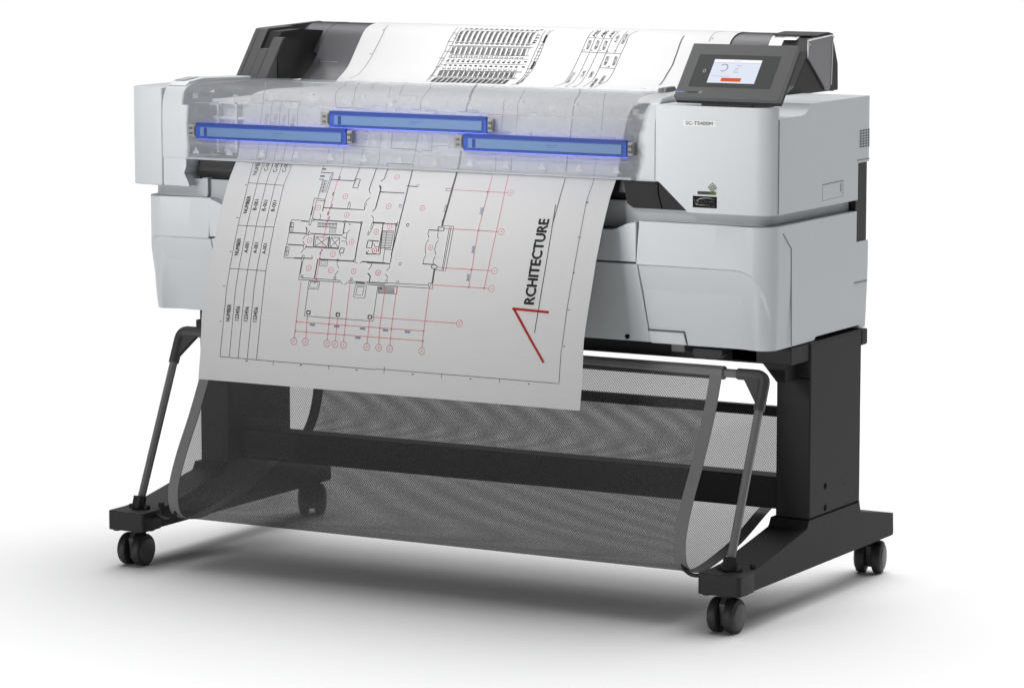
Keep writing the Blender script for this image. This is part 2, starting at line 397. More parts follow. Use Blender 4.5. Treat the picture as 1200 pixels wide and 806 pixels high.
# lower body pods with the raised ridge running into the corner
def pod(name, x0, x1, corner, seam_slope, ridge, zbot, ztop):
    """corner 'R' or 'L': which front corner is rounded; ridge: polyline (u, z) in metres along the front from the seam"""
    r = .036; pts = []   # (x, y, nx, ny, u)
    if corner == 'R':
        n = 90
        for i in range(n + 1):
            x = x0 + (x1 - r - x0) * i / n; pts.append((x, YF, 0, -1, x - x0))
        for k in range(1, 25):
            a = math.pi/2 * k/24; pts.append((x1 - r + r*math.sin(a), YF + r - r*math.cos(a), math.sin(a), -math.cos(a), x1 - r - x0 + r*math.sin(a) * 1.0))
        for y in (.16, .25, .36, .431, YB): pts.append((x1, y, 1, 0, 9))
        pts.append((x0, YB, 0, 1, 9))
    else:
        n = 60
        for i in range(n + 1):
            x = x1 - (x1 - r - x0 - .0) * i / n; x = x1 + (x0 + r - x1) * i / n; pts.append((x, YF, 0, -1, x1 - x))
        for k in range(1, 25):
            a = math.pi/2 * k/24; pts.append((x0 + r - r*math.sin(a), YF + r - r*math.cos(a), -math.sin(a), -math.cos(a), x1 - x0 - r + r*math.sin(a)))
        for y in (.2, YB): pts.append((x0, y, -1, 0, 9))
        pts.append((x1, YB, 0, 1, 9))
    zs = [zbot + (ztop - zbot) * i / 150 for i in range(151)]
    def segd(p, a, b):
        p, a, b = Vector(p), Vector(a), Vector(b); d = b - a; t = max(0, min(1, (p-a).dot(d)/d.length_squared)); return (p - a - d*t).length
    def recess(u, z):
        zr = None
        for (ua, za), (ub, zb) in zip(ridge[:-1], ridge[1:]):
            if ua <= u <= ub: zr = za + (zb - za) * (u - ua) / (ub - ua + 1e-9); break
        if zr is None or z >= zr: return .0
        d = min(segd((u, z), a, b) for a, b in zip(ridge[:-1], ridge[1:]))
        s = min(1, d / .0028); s = s*s*(3-2*s)
        q = max(0, min(1, (u - ridge[-1][0] + .07) / .055)); q = q*q*(3-2*q); e = min(1, d_top(z) / .115); fade = 1 - q * e*e*(3-2*e) * .95
        return (.0065 * s + min(d, .045) * .12) * fade
    def d_top(z): return max(0, ridge[0][1] - z)
    bm = bmesh.new(); rings = []
    for z in zs:
        ring = []
        for x, y, nx, ny, u in pts:
            dep = recess(u, z) if u < 5 else 0
            # hollow of the upper strip and the slight lean-in towards the bottom
            up = 0
            if u < 5 and z > ridge[0][1]:
                t = (z - ridge[0][1]) / (ztop - ridge[0][1]); up = .010 * t * max(0, -ny) * min(1, max(0, (.205 if corner == 'R' else .105) - u) / .06)
            lean = .016 * max(0, (.575 - z) / .115) ** 1.3
            side = lean * (.75 if (corner == 'L') else .25) if abs(nx) > 0 else 0
            fx = x - nx * (dep + side) ; fy = y - ny * (dep + lean * .6 + up)
            if corner == 'R': fx += max(0, .597 - z) * .145 * max(0, 1 - u/.2) if u < 5 else 0
            else: fx += max(0, .597 - z) * .13 * max(0, 1 - u/.1) if u < 5 else 0
            ring.append(bm.verts.new((fx, fy, z)))
        rings.append(ring)
    m = len(pts)
    for A, C in zip(rings[:-1], rings[1:]):
        for k in range(m): bm.faces.new((A[k], A[(k+1) % m], C[(k+1) % m], C[k]))
    bm.faces.new(rings[0][::-1]); bm.faces.new(rings[-1])
    bmesh.ops.recalc_face_normals(bm, faces=bm.faces)
    return obj(name, bm, BODY, PRN, smooth=50, bevel=.002, limit=55)
rx0 = .3623
ridge = [(0, .596), (.505-rx0, .596), (.548-rx0, .5955), (.563-rx0, .593), (.577-rx0, .586), (.589-rx0, .573), (.599-rx0, .553), (.606-rx0, .525), (.611-rx0, .49), (.6131-rx0, .455)]
rp = pod('lower_housing', rx0, .6135, 'R', .17, ridge, .4605, .668)
cut(rp, B((.590, .8, .431, .6, .614, .7), ))
cut(rp, PR([(.269, .40), (.269, .463), (.274, .4665), (.452, .4665), (.457, .463), (.457, .40)], .55, .8, 'X'))
ridge = [(0, .596), (.108, .5955), (.121, .594), (.131, .588), (.137, .576), (.140, .560), (.142, .52), (.1435, .455)]
lp = pod('lower_housing', -.6515, -.5086, 'L', .13, ridge, .4605, .668)

# middle door between the pods
DOOR = obj('front_door', PR(rounded([(-.5075, .599), (.3605, .599), (.3605, .667), (.345, .664), (.317, .652), (-.465, .652), (-.495, .664), (-.5075, .667)], [.001, .001, .001, .006, .012, .012, .006, .001], 4), .0845, .20, 'Y'), BODY, PRN, bevel=.002)
bm = PR([(-.489, .4615), (.3805, .4615), (.3765, .485), (.3605, .5955), (-.5075, .5955)], .0865, .20, 'Y')
for v in bm.verts:
    if v.co.y < .1: v.co.y = .0893 + (.5955 - v.co.z) / .134 * .0145
dl = obj('front_door', bm, BODY, PRN, bevel=.002)
bm = bmesh.new(); disc(bm, (.336, .1026, .4690), .0045, (0, -1, 0)); obj('screw_hole', bm, PIT, dl)
bm = bmesh.new(); lathe = tube(bm, [(.336, .1034, .4690), (.336, .1015, .4690)], .0055, 16, cap=False); obj('hole_ring', bm, TRIM, dl)
# latch under the right pod
bm = PR(rounded([(.3810, .4612), (.4485, .4612), (.4445, .4815), (.3780, .4815)], .002, 3), .100, .13, 'Y')
for v in bm.verts:
    if v.co.y < .11: v.co.y = .0985 + (.4815 - v.co.z) / .0203 * .0035
la = obj('latch', bm, mat('latch_grey', (.54, .555, .57), .35), PRN, bevel=.0025)
bm = bmesh.new(); tube(bm, [(.3765, .1005, .4832), (.4455, .1005, .4832)], .0011, 5); tube(bm, [(.4457, .1005, .4832), (.4500, .1038, .4610)], .0008, 5)
pieces('latch_seam', bm, GAP, PRN)

# inner frame behind the pods
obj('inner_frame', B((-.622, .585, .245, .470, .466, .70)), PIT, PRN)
obj('rear_recess', B((.5895, .6110, .4314, .4775, .6125, .7535)), BLACKP, PRN)

# side seams, flap and vent on the right flank
def sideline(bm, pts, r=.0009, x=XR+.0001):
    tube(bm, [(x, y, z) for y, z in pts], r, 5)
bm = bmesh.new()
sideline(bm, [(.1075, .846), (.1075, .690)], .0008)
sideline(bm, [(.130, .655), (.162, .628), (.166, .463)], .0011, .6137)
sideline(bm, [(.424, .543), (.4785, .5425)], .0009, .6137)
sideline(bm, [(.426, .757), (.4785, .757)], .0010)
sideline(bm, [(.283, .7255), (.367, .7265)], .0008)
sideline(bm, [(.368, .7265), (.368, .700)], .0004); sideline(bm, [(.283, .7255), (.283, .698)], .0003); sideline(bm, [(.283, .698), (.368, .700)], .0003)
pieces('flank_seam', bm, SEAM, PRN)
bm = B((XR-.001, XR+.0012, .357, .361, .708, .722)); obj('flap_catch', bm, BODY_IN, PRN, bevel=.0005)
bm = bmesh.new()
for i in range(4):
    for j in range(7):
        y = .436 + i*.0115; z = .7785 + j*.0046
        bm.faces.new([bm.verts.new((XR+.0004, y+a, z+c)) for a, c in ((0,0),(.0072,0),(.0072,.0026),(0,.0026))])
obj('side_vent', bm, PIT, PRN, smooth=0)
bm = B((XR-.010, XR-.004, .098, .101, .694, .702)); obj('side_notch', bm, PIT, PRN)
bm = bmesh.new(); disc(bm, (.6043, .1003, .698), .003, (.86, -.5, 0)); obj('lock_hole', bm, PIT, PRN)

# scan cover
def sheet_strip(prof, x0, x1, nx=2, thick=.003, z=0):
    """profile (y, z) swept along X with a little thickness; UV in metres"""
    bm = bmesh.new(); uv = bm.loops.layers.uv.new('UVMap')
    P = [Vector(p) for p in prof]; S = [0]
    for a, b in zip(P[:-1], P[1:]): S.append(S[-1] + (b-a).length)
    N = []
    for i in range(len(P)):
        t = (P[min(i+1, len(P)-1)] - P[max(i-1, 0)]).normalized(); N.append(Vector((-t.y, t.x)))
    xs = [x0 + (x1-x0)*i/(nx-1) for i in range(nx)]
    def layer(off): return [[bm.verts.new((x, (P[i]+N[i]*off).x, (P[i]+N[i]*off).y)) for x in xs] for i in range(len(P))]
    A = layer(0); layers = [A] + ([layer(-thick)] if thick else [])
    for L in layers:
        for i in range(len(P)-1):
            for j in range(nx-1):
                f = bm.faces.new((L[i][j], L[i][j+1], L[i+1][j+1], L[i+1][j]))
                for lp_, (ii, jj) in zip(f.loops, ((i,j),(i,j+1),(i+1,j+1),(i+1,j))): lp_[uv].uv = (xs[jj], S[ii])
    if thick:
        A, C = layers
        for j in range(nx-1):
            bm.faces.new((A[0][j], A[0][j+1], C[0][j+1], C[0][j])); bm.faces.new((A[-1][j], A[-1][j+1], C[-1][j+1], C[-1][j]))
        for i in range(len(P)-1):
            bm.faces.new((A[i][0], A[i+1][0], C[i+1][0], C[i][0])); bm.faces.new((A[i][-1], A[i+1][-1], C[i+1][-1], C[i][-1]))
        bmesh.ops.recalc_face_normals(bm, faces=bm.faces)
    return bm
cprof = [tuple(v) for v in spline([(.0865, .7365), (.0832, .742), (.083, .78), (.083, .815), (.0855, .842), (.093, .8605), (.108, .8695), (.14, .8735), (.20, .875), (.30, .873), (.40, .8668), (.422, .8645)], 6)]
CV = obj('scan_cover', sheet_strip(cprof, -.6065, .3965, 3, .003), COVER, PRN, loc=(0, 0, 0), smooth=50)
# raised rim at the cover's left end, with its grey pad, and the small stop at the right
bm = PR([(.10, .868), (.112, .876), (.16, .8805), (.38, .873), (.38, .866)], -.606, -.566, 'X')
obj('cover_rim', bm, TRIM, CV, bevel=.002)
bm = bmesh.new(); bm.faces.new([bm.verts.new(p) for p in ((-.601,.1135,.8775),(-.577,.1135,.8775),(-.577,.16,.8812),(-.601,.16,.8812))]); obj('rim_pad', bm, BODY_IN, CV)
bm = PR([(.10, .866), (.112, .875), (.16, .8795), (.38, .873), (.38, .864)], .352, .3955, 'X')
obj('cover_rim', bm, see_through(mat('clear_rim', (.6, .61, .62), .3), fac=.5), CV, bevel=.002)
bm = PR(rounded([(.30, .868), (.30, .879), (.35, .881), (.37, .872)], .003, 4), .262, .292, 'X'); obj('cover_stop', bm, TRIM, CV, bevel=.002)
bm = PR([(.31, .868), (.32, .8795), (.35, .880), (.36, .872)], .2925, .299, 'X'); obj('cover_stop', bm, TUBE, CV, bevel=.001)

# works under the cover
obj('added_shade_plate', B((-.552, .352, .0836, .0950, .7372, .7412)), BODY_IN, CV, bevel=.001)  # opaque plate added to cast a shadow on the sheet below the cover
bm = B((-.549, .373, .175, .40, .742, .842)); obj('scanner_chassis', bm, CHASSIS, PRN, bevel=.004)
bm = bmesh.new()
for i in range(23):
    x = -.54 + i * .0402; box(bm, x, x + .004, .160, .175, .745, .838)
box(bm, -.549, .373, .163, .175, .768, .774); box(bm, -.549, .373, .163, .175, .806, .811); box(bm, -.549, .373, .160, .175, .834, .842)
for i in range(14): box(bm, -.53 + i*.066, -.50 + i*.066, .158, .175, .780 + .004*(i % 3), .798)
pieces('chassis_rib', bm, CHASSIS2, PRN)
for i in range(13):
    x = -.538 + i * .0715
    bm = bmesh.new()
    j = (i*7 % 5 - 2) * .0006; prism(bm, [(x-.0075, .7475), (x+.008+j, .7470), (x+.0065, .7505), (x+.003, .7530), (x+.0025+j, .7565), (x-.0005, .7590), (x-.003, .7570), (x-.0035, .7530), (x-.0065+j, .7510)], .0895, .0905, 'Y')
    obj('paper_clip_guide', bm, CLIP, PRN)
bm = bmesh.new()
for i in range(9):
    x = -.515 + i * .1065
    prism(bm, [(x-.003, .858), (x+.006, .858), (x+.008, .863), (x, .8605)], .104, .108, 'Y')
    box(bm, x+.03, x+.032, .095, .098, .772, .786)
pieces('small_spring', bm, CLIP, PRN)

INRIB = see_through(mat('inner_rib_plastic', (.60, .60, .60), .4), fac=.30)
for i in range(23):
    x = -.545 + i * .0405 + (i*7 % 4) * .003
    obj('inner_rib', B((x, x + .0022, .0885, .0935, .776, .797 + (i*3 % 4)*.004)), INRIB, PRN)
    if i % 2: obj('inner_rib', B((x - .012, x + .012, .0905, .0920, .836, .8375 + (i % 3)*.0035)), INRIB, PRN)
    else: obj('inner_pad', B((x - .006, x + .004, .1000, .1015, .846, .856)), INRIB, PRN)
obj('inner_rail', B((-.545, .35, .0885, .0900, .7995, .8015)), INRIB, PRN)
obj('inner_rail', B((-.545, .35, .0895, .0910, .8390, .8402)), INRIB, PRN)
obj('inner_rail', B((-.545, .35, .0880, .0900, .7665, .7675)), INRIB, PRN)

# three blue sensor bars
def bar(x0, x1, zc, y):
    b = obj('sensor_bar', PR(rounded([(x0, zc-.0145), (x1, zc-.0145), (x1, zc+.0145), (x0, zc+.0145)], .002, 3), y+.0015, y+.0065, 'Y'), BARB, PRN, bevel=.001)
    obj('bar_lip', B((x0+.001, x1-.001, y, y+.0015, zc+.0095, zc+.0140)), BARD, b)
    obj('light_window', B((x0+.011, x1-.009, y, y+.0015, zc-.0095, zc+.0065)), BARW, b)
    pieces('window_edge', B((x0+.011, x1-.009, y, y+.0014, zc-.0110, zc-.0098), (x0+.019, x0+.0255, y-.0002, y, zc-.009, zc+.006)), BARD, b)
    obj('added_halo_strip', B((x0+.002, x1-.002, y+.0066, y+.0078, zc-.0150, zc-.0105)), BARL, b)  # hidden emissive strips added behind the bar for its halo
    obj('added_halo_strip', B((x0+.002, x1-.002, y+.0066, y+.0078, zc+.0115, zc+.0140)), BARL, b)
    pieces('bar_mount', B((x0+.01, x0+.03, y+.0066, .0830, zc-.006, zc+.006), (x1-.03, x1-.01, y+.0066, .0830, zc-.006, zc+.006)), BARD, b)
    for i in range(int((x1-x0)/.034)):
        xi = x0 + .03 + i*.034 + (i*5 % 3)*.002
        obj('edge_catch', B((xi, xi+.0022, y-.0003, y+.0015, zc-.0128, zc-.0116)), BARD, b)
    pieces('chip_line', B((x0+.165, x0+.188, y-.0002, y, zc+.0004, zc+.0010), (x0+.165, x0+.180, y-.0002, y, zc-.0030, zc-.0026)), BARD, b)
    for q in ((x1-.0062, .0065), (x1-.0055, .001), (x1-.0062, -.005), (x0+.004, -.009), (x0+.0045, .008)):
        bm = bmesh.new(); disc(bm, (q[0], y+.0013, zc+q[1]), .0016, (0, -1, 0), 10); obj('bar_rivet', bm, BARD, b)
    for a, c, h in ((x0-.019, x0-.001, .011), (x1+.001, x1+.012, .0115)):
        bm = PR(rounded([(a, zc-h), (c, zc-h), (c, zc+h), (a, zc+h)], .002, 3), y+.002, y+.0105, 'Y')
        e = obj('end_bracket', bm, BRACK, b, bevel=.001)
        m_ = (a+c)/2
        pieces('bracket_slot', B((m_-.004, m_+.003, y+.0012, y+.0021, zc-.007, zc-.003), (m_-.004, m_+.003, y+.0012, y+.0021, zc+.002, zc+.006), (c-.003, c-.001, y+.0012, y+.0021, zc-.008, zc+.008)), GAP, e)
    return b
bar(-.5265, -.2075, .7905, .0705)
bar(-.242, .0775, .8212, .0705)
bar(.0305, .349, .7907, .0705)

# smoked lid and its end caps
lidp = spline([(.430, .8600), (.443, .8685), (.460, .8778), (.479, .8920), (.509, .9265), (.533, .9512), (.556, .9615), (.58, .9645), (.612, .9640), (.624, .955), (.628, .90), (.628, .862)], 6)
obj('smoked_lid', sheet_strip(lidp, -.535, .478, 3, .0022), SMOKE, PRN, smooth=50)
capp = rounded([(.311, .864), (.311, .871), (.383, .9610), (.60, .9668), (.626, .950), (.630, .90), (.628, .864)], [0, 0, .008, .012, .03, .02, 0], 5)
cl = obj('lid_end_cap', PR(capp, -.600, -.5905, 'X'), CAPG, PRN, bevel=.0015)
obj('cap_front', PR(rounded([(.3112, .864), (.3112, .871), (.3832, .9608), (.468, .9628), (.468, .864)], [0, 0, .008, 0, 0], 5), -.5903, -.572, 'X'), CAPG, cl, bevel=.0008)
capi = [(.345, .864), (.345, .900), (.388, .9555), (.455, .9575), (.56, .9500), (.600, .93), (.600, .864)]
obj('cap_inner_wall', PR(capi, -.5715, -.545, 'X'), BLACKP, cl)
obj('cap_front', PR([(.3115, .864), (.3125, .873), (.3535, .9245), (.372, .9245), (.372, .864)], -.5718, -.5532, 'X'), CAPG, cl, bevel=.0008)
obj('cap_bar', PR([(.312, .864), (.312, .873), (.371, .945), (.385, .945), (.385, .864)], -.553, -.531, 'X'), CAPG, cl, bevel=.001)
obj('cap_inner_plate', PR(rounded([(.35, .864), (.35, .91), (.378, .9455), (.415, .942), (.432, .934), (.400, .868), (.400, .864)], .001, 2), -.5355, -.5295, 'X'), BLACKP, cl)
capr = rounded([(.400, .864), (.448, .880), (.505, .938), (.535, .9615), (.585, .9675), (.612, .955), (.632, .912), (.634, .864)], [0, .01, .02, .012, .02, .02, .03, 0], 5)
cr = obj('lid_end_cap', PR(capr, .425, .4845, 'X'), BLACKP, PRN, bevel=.002)
obj('cap_top_strip', PR([(.535, .9665), (.585, .9695), (.603, .9660), (.603, .9632), (.585, .9665), (.535, .9635)], .40, .4875, 'X'), BLACKP, cr, bevel=.0008)
sw = obj('side_window', PR(rounded([(.497, .9610), (.590, .9655), (.599, .9560), (.594, .876), (.586, .8665), (.573, .8675), (.497, .926)], [.002, .006, .006, .006, .006, .006, .004], 4), .4850, .4885, 'X'), SMOKE2, cr, bevel=.0008)
obj('window_top_edge', PR([(.497, .9595), (.592, .9645), (.600, .9600), (.600, .9585), (.592, .9628), (.497, .9578)], .4885, .4915, 'X'), WHITE, cr)
obj('window_back_edge', PR([(.5965, .955), (.5995, .955), (.5945, .8755), (.5915, .8755)], .4885, .4895, 'X'), TRIM, cr)
bm = bmesh.new(); disc(bm, (.4889, .500, .951), .002, (1, 0, 0)); obj('window_stud', bm, WHITE, sw)
wb = spline([(.462, .882), (.480, .8955), (.510, .930), (.533, .9545), (.547, .961)], 5)
obj('lid_rib', sheet_strip([(p.x - .001, p.y + .003) for p in wb], .398, .424, 2, .006), WHITE, PRN, smooth=50, bevel=.001)
obj('lid_rib', PR([(.520, .957), (.548, .9655), (.556, .9655), (.556, .957)], .4245, .452, 'X'), WHITE, PRN, bevel=.001)
lids = [p for p in lidp if p.x > .49]
obj('smoked_lid_end', sheet_strip([(p.x, p.y + .0004) for p in lids], -.5900, -.5355, 2, .0022), SMOKE, PRN, smooth=50)
obj('lid_end_lip', B((-.5900, -.5355, .494, .4965, .9085, .9130)), CAPG, PRN, bevel=.0005)
# things showing dimly under the smoked lid: roll, its flange and slanting arms
bm = bmesh.new(); lathe_x(bm, [(-.47, 0), (-.47, .036), (-.46, .036), (-.46, .030), (.40, .030), (.40, 0)], 0, .575, .908, 28); obj('lid_roller', bm, mat('roller_grey', (.22, .22, .23), .5), PRN)
bm = bmesh.new()
for x, yy in ((-.515, .0), (-.500, .012), (-.487, .02)):
    prism(bm, [(.452+yy, .862), (.475+yy, .862), (.530+yy, .935), (.520+yy, .935)], x, x + .006, 'X')
for i in range(5): box(bm, -.520, -.482, .470+i*.012, .476+i*.012, .880+i*.012, .884+i*.012)
box(bm, -.535, -.46, .535, .60, .948, .952)
pieces('lid_arm', bm, mat('lid_arm_grey', (.34, .34, .35), .5), PRN)

# tilted touch panel
OP = Vector((.438, .07, .882)); U = Vector((1, 0, 0)); Vv = Vector((0, .075, .086)).normalized(); Nn = U.cross(Vv)
def pp(u, v, n=0): return OP + U*u + Vv*v + Nn*n
def pslab(pts, n0, n1):
    bm = bmesh.new(); lo = [bm.verts.new(pp(u, v, n0)) for u, v in pts]; hi = [bm.verts.new(pp(u, v, n1)) for u, v in pts]
    bm.faces.new(lo[::-1]); bm.faces.new(hi)
    for i in range(len(pts)): bm.faces.new((lo[i], lo[(i+1) % len(pts)], hi[(i+1) % len(pts)], hi[i]))
    bmesh.ops.recalc_face_normals(bm, faces=bm.faces); return bm
rc = lambda a, b, c, d: [(a, b), (c, b), (c, d), (a, d)]
CP = obj('touch_panel', pslab(rounded(rc(0, 0, .1935, .1134), .0015, 3), -.010, 0), PANEL, PRN, bevel=.0008)
obj('panel_back', pslab(rc(.0005, .0, .193, .1128), -.017, -.0101), BLACKP, CP)
obj('panel_mount', PR([(.098, .862), (.098, .896), (.145, .950), (.165, .945), (.185, .900), (.190, .862)], .475, .570, 'X'), BLACKP, CP, bevel=.002)
obj('panel_bezel', pslab(rounded(rc(.0198, .0225, .1697, .0900), .001, 2), .0001, .0005), BEZEL, CP)
SC = obj('screen', pslab(rc(.0514, .0309, .1384, .0798), .0006, .0010), SCREEN, CP)
obj('screen_header', pslab(rc(.0514, .0738, .1384, .0798), .0011, .0013), SCREENW, SC)
obj('header_line', pslab(rc(.0514, .0728, .1384, .0737), .0011, .0013), mat('screen_lilac', (.02, .02, .02), .3, spec=.2, emit=(.5, .5, .72), estr=1.0), SC)
obj('screen_button', pslab(rounded(rc(.0757, .0338, .1122, .0413), .001, 2), .0011, .0014), ORANGE, SC)
bm = bmesh.new()
def pword(bm, s, u, v, wd, h, n=.0015, bold=0): word(bm, s, lambda x, y: pp(u + x*wd, v + y*h, n), bold)
pword(bm, 'Printing', .089, .0755, .011, .0024)
pword(bm, 'Paper', .0965, .0655, .009, .0028); pword(bm, 'Roll', .0952, .0598, .0055, .0024); pword(bm, '36 in', .0942, .0562, .006, .0022); pword(bm, 'Matte', .0938, .0522, .0085, .0024)
pword(bm, 'Remaining paper amount', .0585, .0432, .031, .0025)
pword(bm, 'i  Message', .080, .0365, .019, .0022)
a0, a1 = -120, 150
ring = [(.0731 + r*math.cos(math.radians(a)), .0623 + r*math.sin(math.radians(a))) for r in (.0066,) for a in range(a0, a1, 10)]
for p, q in zip(ring[:-1], ring[1:]):
    c = Vector((.0731, .0623)); p2 = c + (Vector(p)-c)*1.2; q2 = c + (Vector(q)-c)*1.2
    bm.faces.new([bm.verts.new(pp(a, b, .0015)) for a, b in (p, q, q2, p2)])
obj('screen_text', bm, SCRINK, SC)
bm = bmesh.new()
bm.faces.new([bm.verts.new(pp(a, b, .0008)) for a, b in ((.0362,.0556),(.0395,.0592),(.0428,.0556),(.0418,.0556),(.0395,.0580),(.0372,.0556))])
for q in ((.0372,.0524,.0382,.0556),(.0408,.0524,.0418,.0556),(.0372,.0520,.0418,.0528)): bm.faces.new([bm.verts.new(pp(a, b, .0008)) for a, b in rc(*q)])
obj('home_icon', bm, SILVER, CP)
bm = bmesh.new(); bm.faces.new([bm.verts.new(pp(a, b, .0003)) for a, b in rc(.0015, .0098, .0155, .0113)]); obj('status_light', bm, BLUEL, CP)
obj('panel_slot', pslab(rounded(rc(.0215, .0092, .0415, .0118), .001, 3), .0001, .0004), BEZEL, CP)
bm = bmesh.new(); lo = []
for k in range(16):
    a, b = 2*math.pi*k/16, 2*math.pi*(k+1)/16
    if 3 <= k <= 4: continue
    bm.faces.new([bm.verts.new(pp(.0464 + r*math.cos(t), .0106 + r*math.sin(t), .0004)) for r, t in ((.0019,a),(.0019,b),(.0026,b),(.0026,a))])
bm.faces.new([bm.verts.new(pp(a, b, .0004)) for a, b in rc(.0461, .0106, .0467, .0134)])
obj('power_icon', bm, SILVER, CP)

# writing on the right housing
def front(x, z, n=0): return (x, YF - .0002 - n, z)
bm = bmesh.new(); bm.faces.new([bm.verts.new(front(*p)) for p in ((.4495,.8325),(.5105,.8325),(.5105,.8425),(.4495,.8425))]); NP = obj('name_plate', bm, LWHITE, PRN)
bm = bmesh.new(); word(bm, 'SC-T5400M', lambda x, y: front(.4545 + x*.050, .8345 + y*.0066, .0003), .3); obj('lettering', bm, INK['K'], NP)
bm = bmesh.new(); bm.faces.new([bm.verts.new(front(*p)) for p in ((.4685,.6970),(.5135,.6970),(.5135,.7165),(.4685,.7165))]); LB = obj('logo_label', bm, LBLACK, PRN)
bm = bmesh.new()
word(bm, 'UltraChrome', lambda x, y: front(.4715 + x*.037, .7055 + y*.0048, .0003), .7)
word(bm, 'XD2', lambda x, y: front(.4935 + x*.015, .6995 + y*.0038, .0003), .7)
def swoosh(bm, cx, cz, a, b, t0, t1, w0, w1, n=18):
    for i in range(n):
        ts = [math.radians(t0 + (t1-t0)*k/n) for k in (i, i+1)]; ws = [w0 + (w1-w0)*k/n for k in (i, i+1)]
        q = [(cx+(a)*math.cos(t), cz+(b)*math.sin(t)) for t in ts]; q2 = [(cx+(a-wd)*math.cos(t), cz+(b-wd)*math.sin(t)) for t, wd in zip(ts, ws)]
        bm.faces.new([bm.verts.new(front(*p, .0003)) for p in (q[0], q[1], q2[1], q2[0])])
swoosh(bm, .4935, .7085, .0165, .0052, 20, 200, .0002, .0010); swoosh(bm, .486, .7040, .0125, .0028, 180, 330, .0009, .0002)
obj('label_lettering', bm, LWHITE, LB)
bm = bmesh.new()
def dia(bm, cx, cz, r0, r1):
    o_ = [(cx, cz+r0), (cx+r0, cz), (cx, cz-r0), (cx-r0, cz)]; i_ = [(cx, cz+r1), (cx+r1, cz), (cx, cz-r1), (cx-r1, cz)]
    for k in range(4): bm.faces.new([bm.verts.new(front(*p, .0001)) for p in (o_[k], o_[(k+1) % 4], i_[(k+1) % 4], i_[k])])
dia(bm, .505, .7315, .0085, .0068); dia(bm, .505, .7315, .0052, .0043)
for q in ((.4775,.7192,.5005,.7247),): bm.faces.new([bm.verts.new(front(*p, .0001)) for p in rc(*q)])
EM = obj('emblem', bm, GREYP, PRN)
bm = bmesh.new(); bm.faces.new([bm.verts.new(front(*p, .0001)) for p in rc(.5006,.7192,.5120,.7247)])
bm.faces.new([bm.verts.new(front(*p, .0001)) for p in ((.505,.7350),(.5085,.7315),(.505,.7280),(.5015,.7315))]); obj('emblem_core', bm, GREEN, EM)
bm = bmesh.new(); word(bm, 'PRECISION', lambda x, y: front(.4785 + x*.021, .7204 + y*.003, .0003), 1); word(bm, 'CORE', lambda x, y: front(.5014 + x*.0098, .7204 + y*.003, .0003), 1)
bm.faces.new([bm.verts.new(front(*p, .0003)) for p in ((.505,.7332),(.5067,.7315),(.505,.7298),(.5033,.7315))]); obj('emblem_lettering', bm, SILVER, EM)

# ------------------------------------------------------------------ stand
ST = thing('printer_stand', (-.02, .3, 0), 'black steel stand with two posts, spreading feet and twin-wheel casters under the pale grey printer', 'stand')
def foot(x0, x1):
    p = rounded([(-.030, .068), (-.030, .1005), (.05, .105), (.235, .1385), (.2435, .153), (.455, .153), (.462, .1335), (.606, .1095), (.608, .072), (.604, .069)], [.002, .006, .01, .012, .001, .001, .010, .003, .002, .002], 5)
    f = obj('foot', PR(p, x0, x1, 'X'), BLACK, ST, bevel=.003, bseg=3)
    c = obj('foot_cap', PR(rounded([(x0-.003, -.034), (x1+.003, -.034), (x1+.003, .026), (x0-.003, .026)], .008, 5), .067, .1025, 'Z'), BLACKP, f, bevel=.002)
    xm = (x0+x1)/2
    bm = bmesh.new(); lathe_z = tube(bm, [(xm, .006, .101), (xm, .013, .124)], .0125, 10); obj('tube_socket', bm, BLACKP, f, bevel=.001)
    bm = B((xm+.012, xm+.022, .004, .014, .102, .110), (xm-.024, xm-.014, .010, .018, .102, .109), (xm+.024, xm+.036, .035, .040, .100, .112)); pieces('socket_screw', bm, BLACKP, f, bevel=.002)
    bm = B((x0+.004, x0+.014, -.026, -.014, .064, .069), (x1-.014, x1-.004, .0, .012, .064, .069), (xm-.01, xm+.01, .590, .600, .066, .070)); pieces('foot_stud', bm, BLACKP, f)
    return f
foot(.542, .615); foot(-.654, -.581)
def post(x0, x1, sx):
    p = obj('post', B((x0, x1, .243, .456, .1535, .4585)), BLACK, ST, bevel=.0035, bseg=3)
    out = x1 if sx > 0 else x0
    obj('post_top_flange', B((x0, x1+.0004, .456, .4815, .430, .4585)), BLACK, p, bevel=.003)
    bm = bmesh.new()
    xs = out + sx*.0003
    for y, z, r in ((.308, .203, .0058), (.309, .165, .0058), (.391, .194, .0016), (.394, .212, .0014), (.395, .160, .0014), (.378, .198, .0012)): disc(bm, (xs, y, z), r, (sx, 0, 0))
    pieces('post_hole', bm, PIT, p)
    bm = bmesh.new(); tube(bm, [(x0+.004, .2428, .399), (x1-.001, .2428, .397)], .0007, 4); tube(bm, [(xs-.0002*sx, .2445, .1545), (xs-.0002*sx, .455, .1545)], .0009, 4); pieces('post_seam', bm, PIT, p)
post(.551, .615, 1); post(-.640, -.576, -1)
obj('lower_beam', B((-.5755, .5505, .280, .325, .160, .2165)), BLACK, ST, bevel=.003)
obj('beam_bracket', PR([(-.5755, .2168), (-.5755, .242), (-.500, .236), (-.492, .2168)], .285, .292, 'Y'), BLACK, ST, bevel=.001)
obj('upper_beam', B((-.5755, .5505, .170, .235, .4285, .4580)), BLACK, ST, bevel=.003)
obj('upper_beam_end', B((.500, .612, .170, .2425, .4285, .4580)), BLACK, ST, bevel=.002)
obj('beam_gusset', PR([(.544, .4285), (.5735, .395), (.590, .395), (.590, .4285)], .195, .2425, 'Y'), BLACK, ST, bevel=.001)
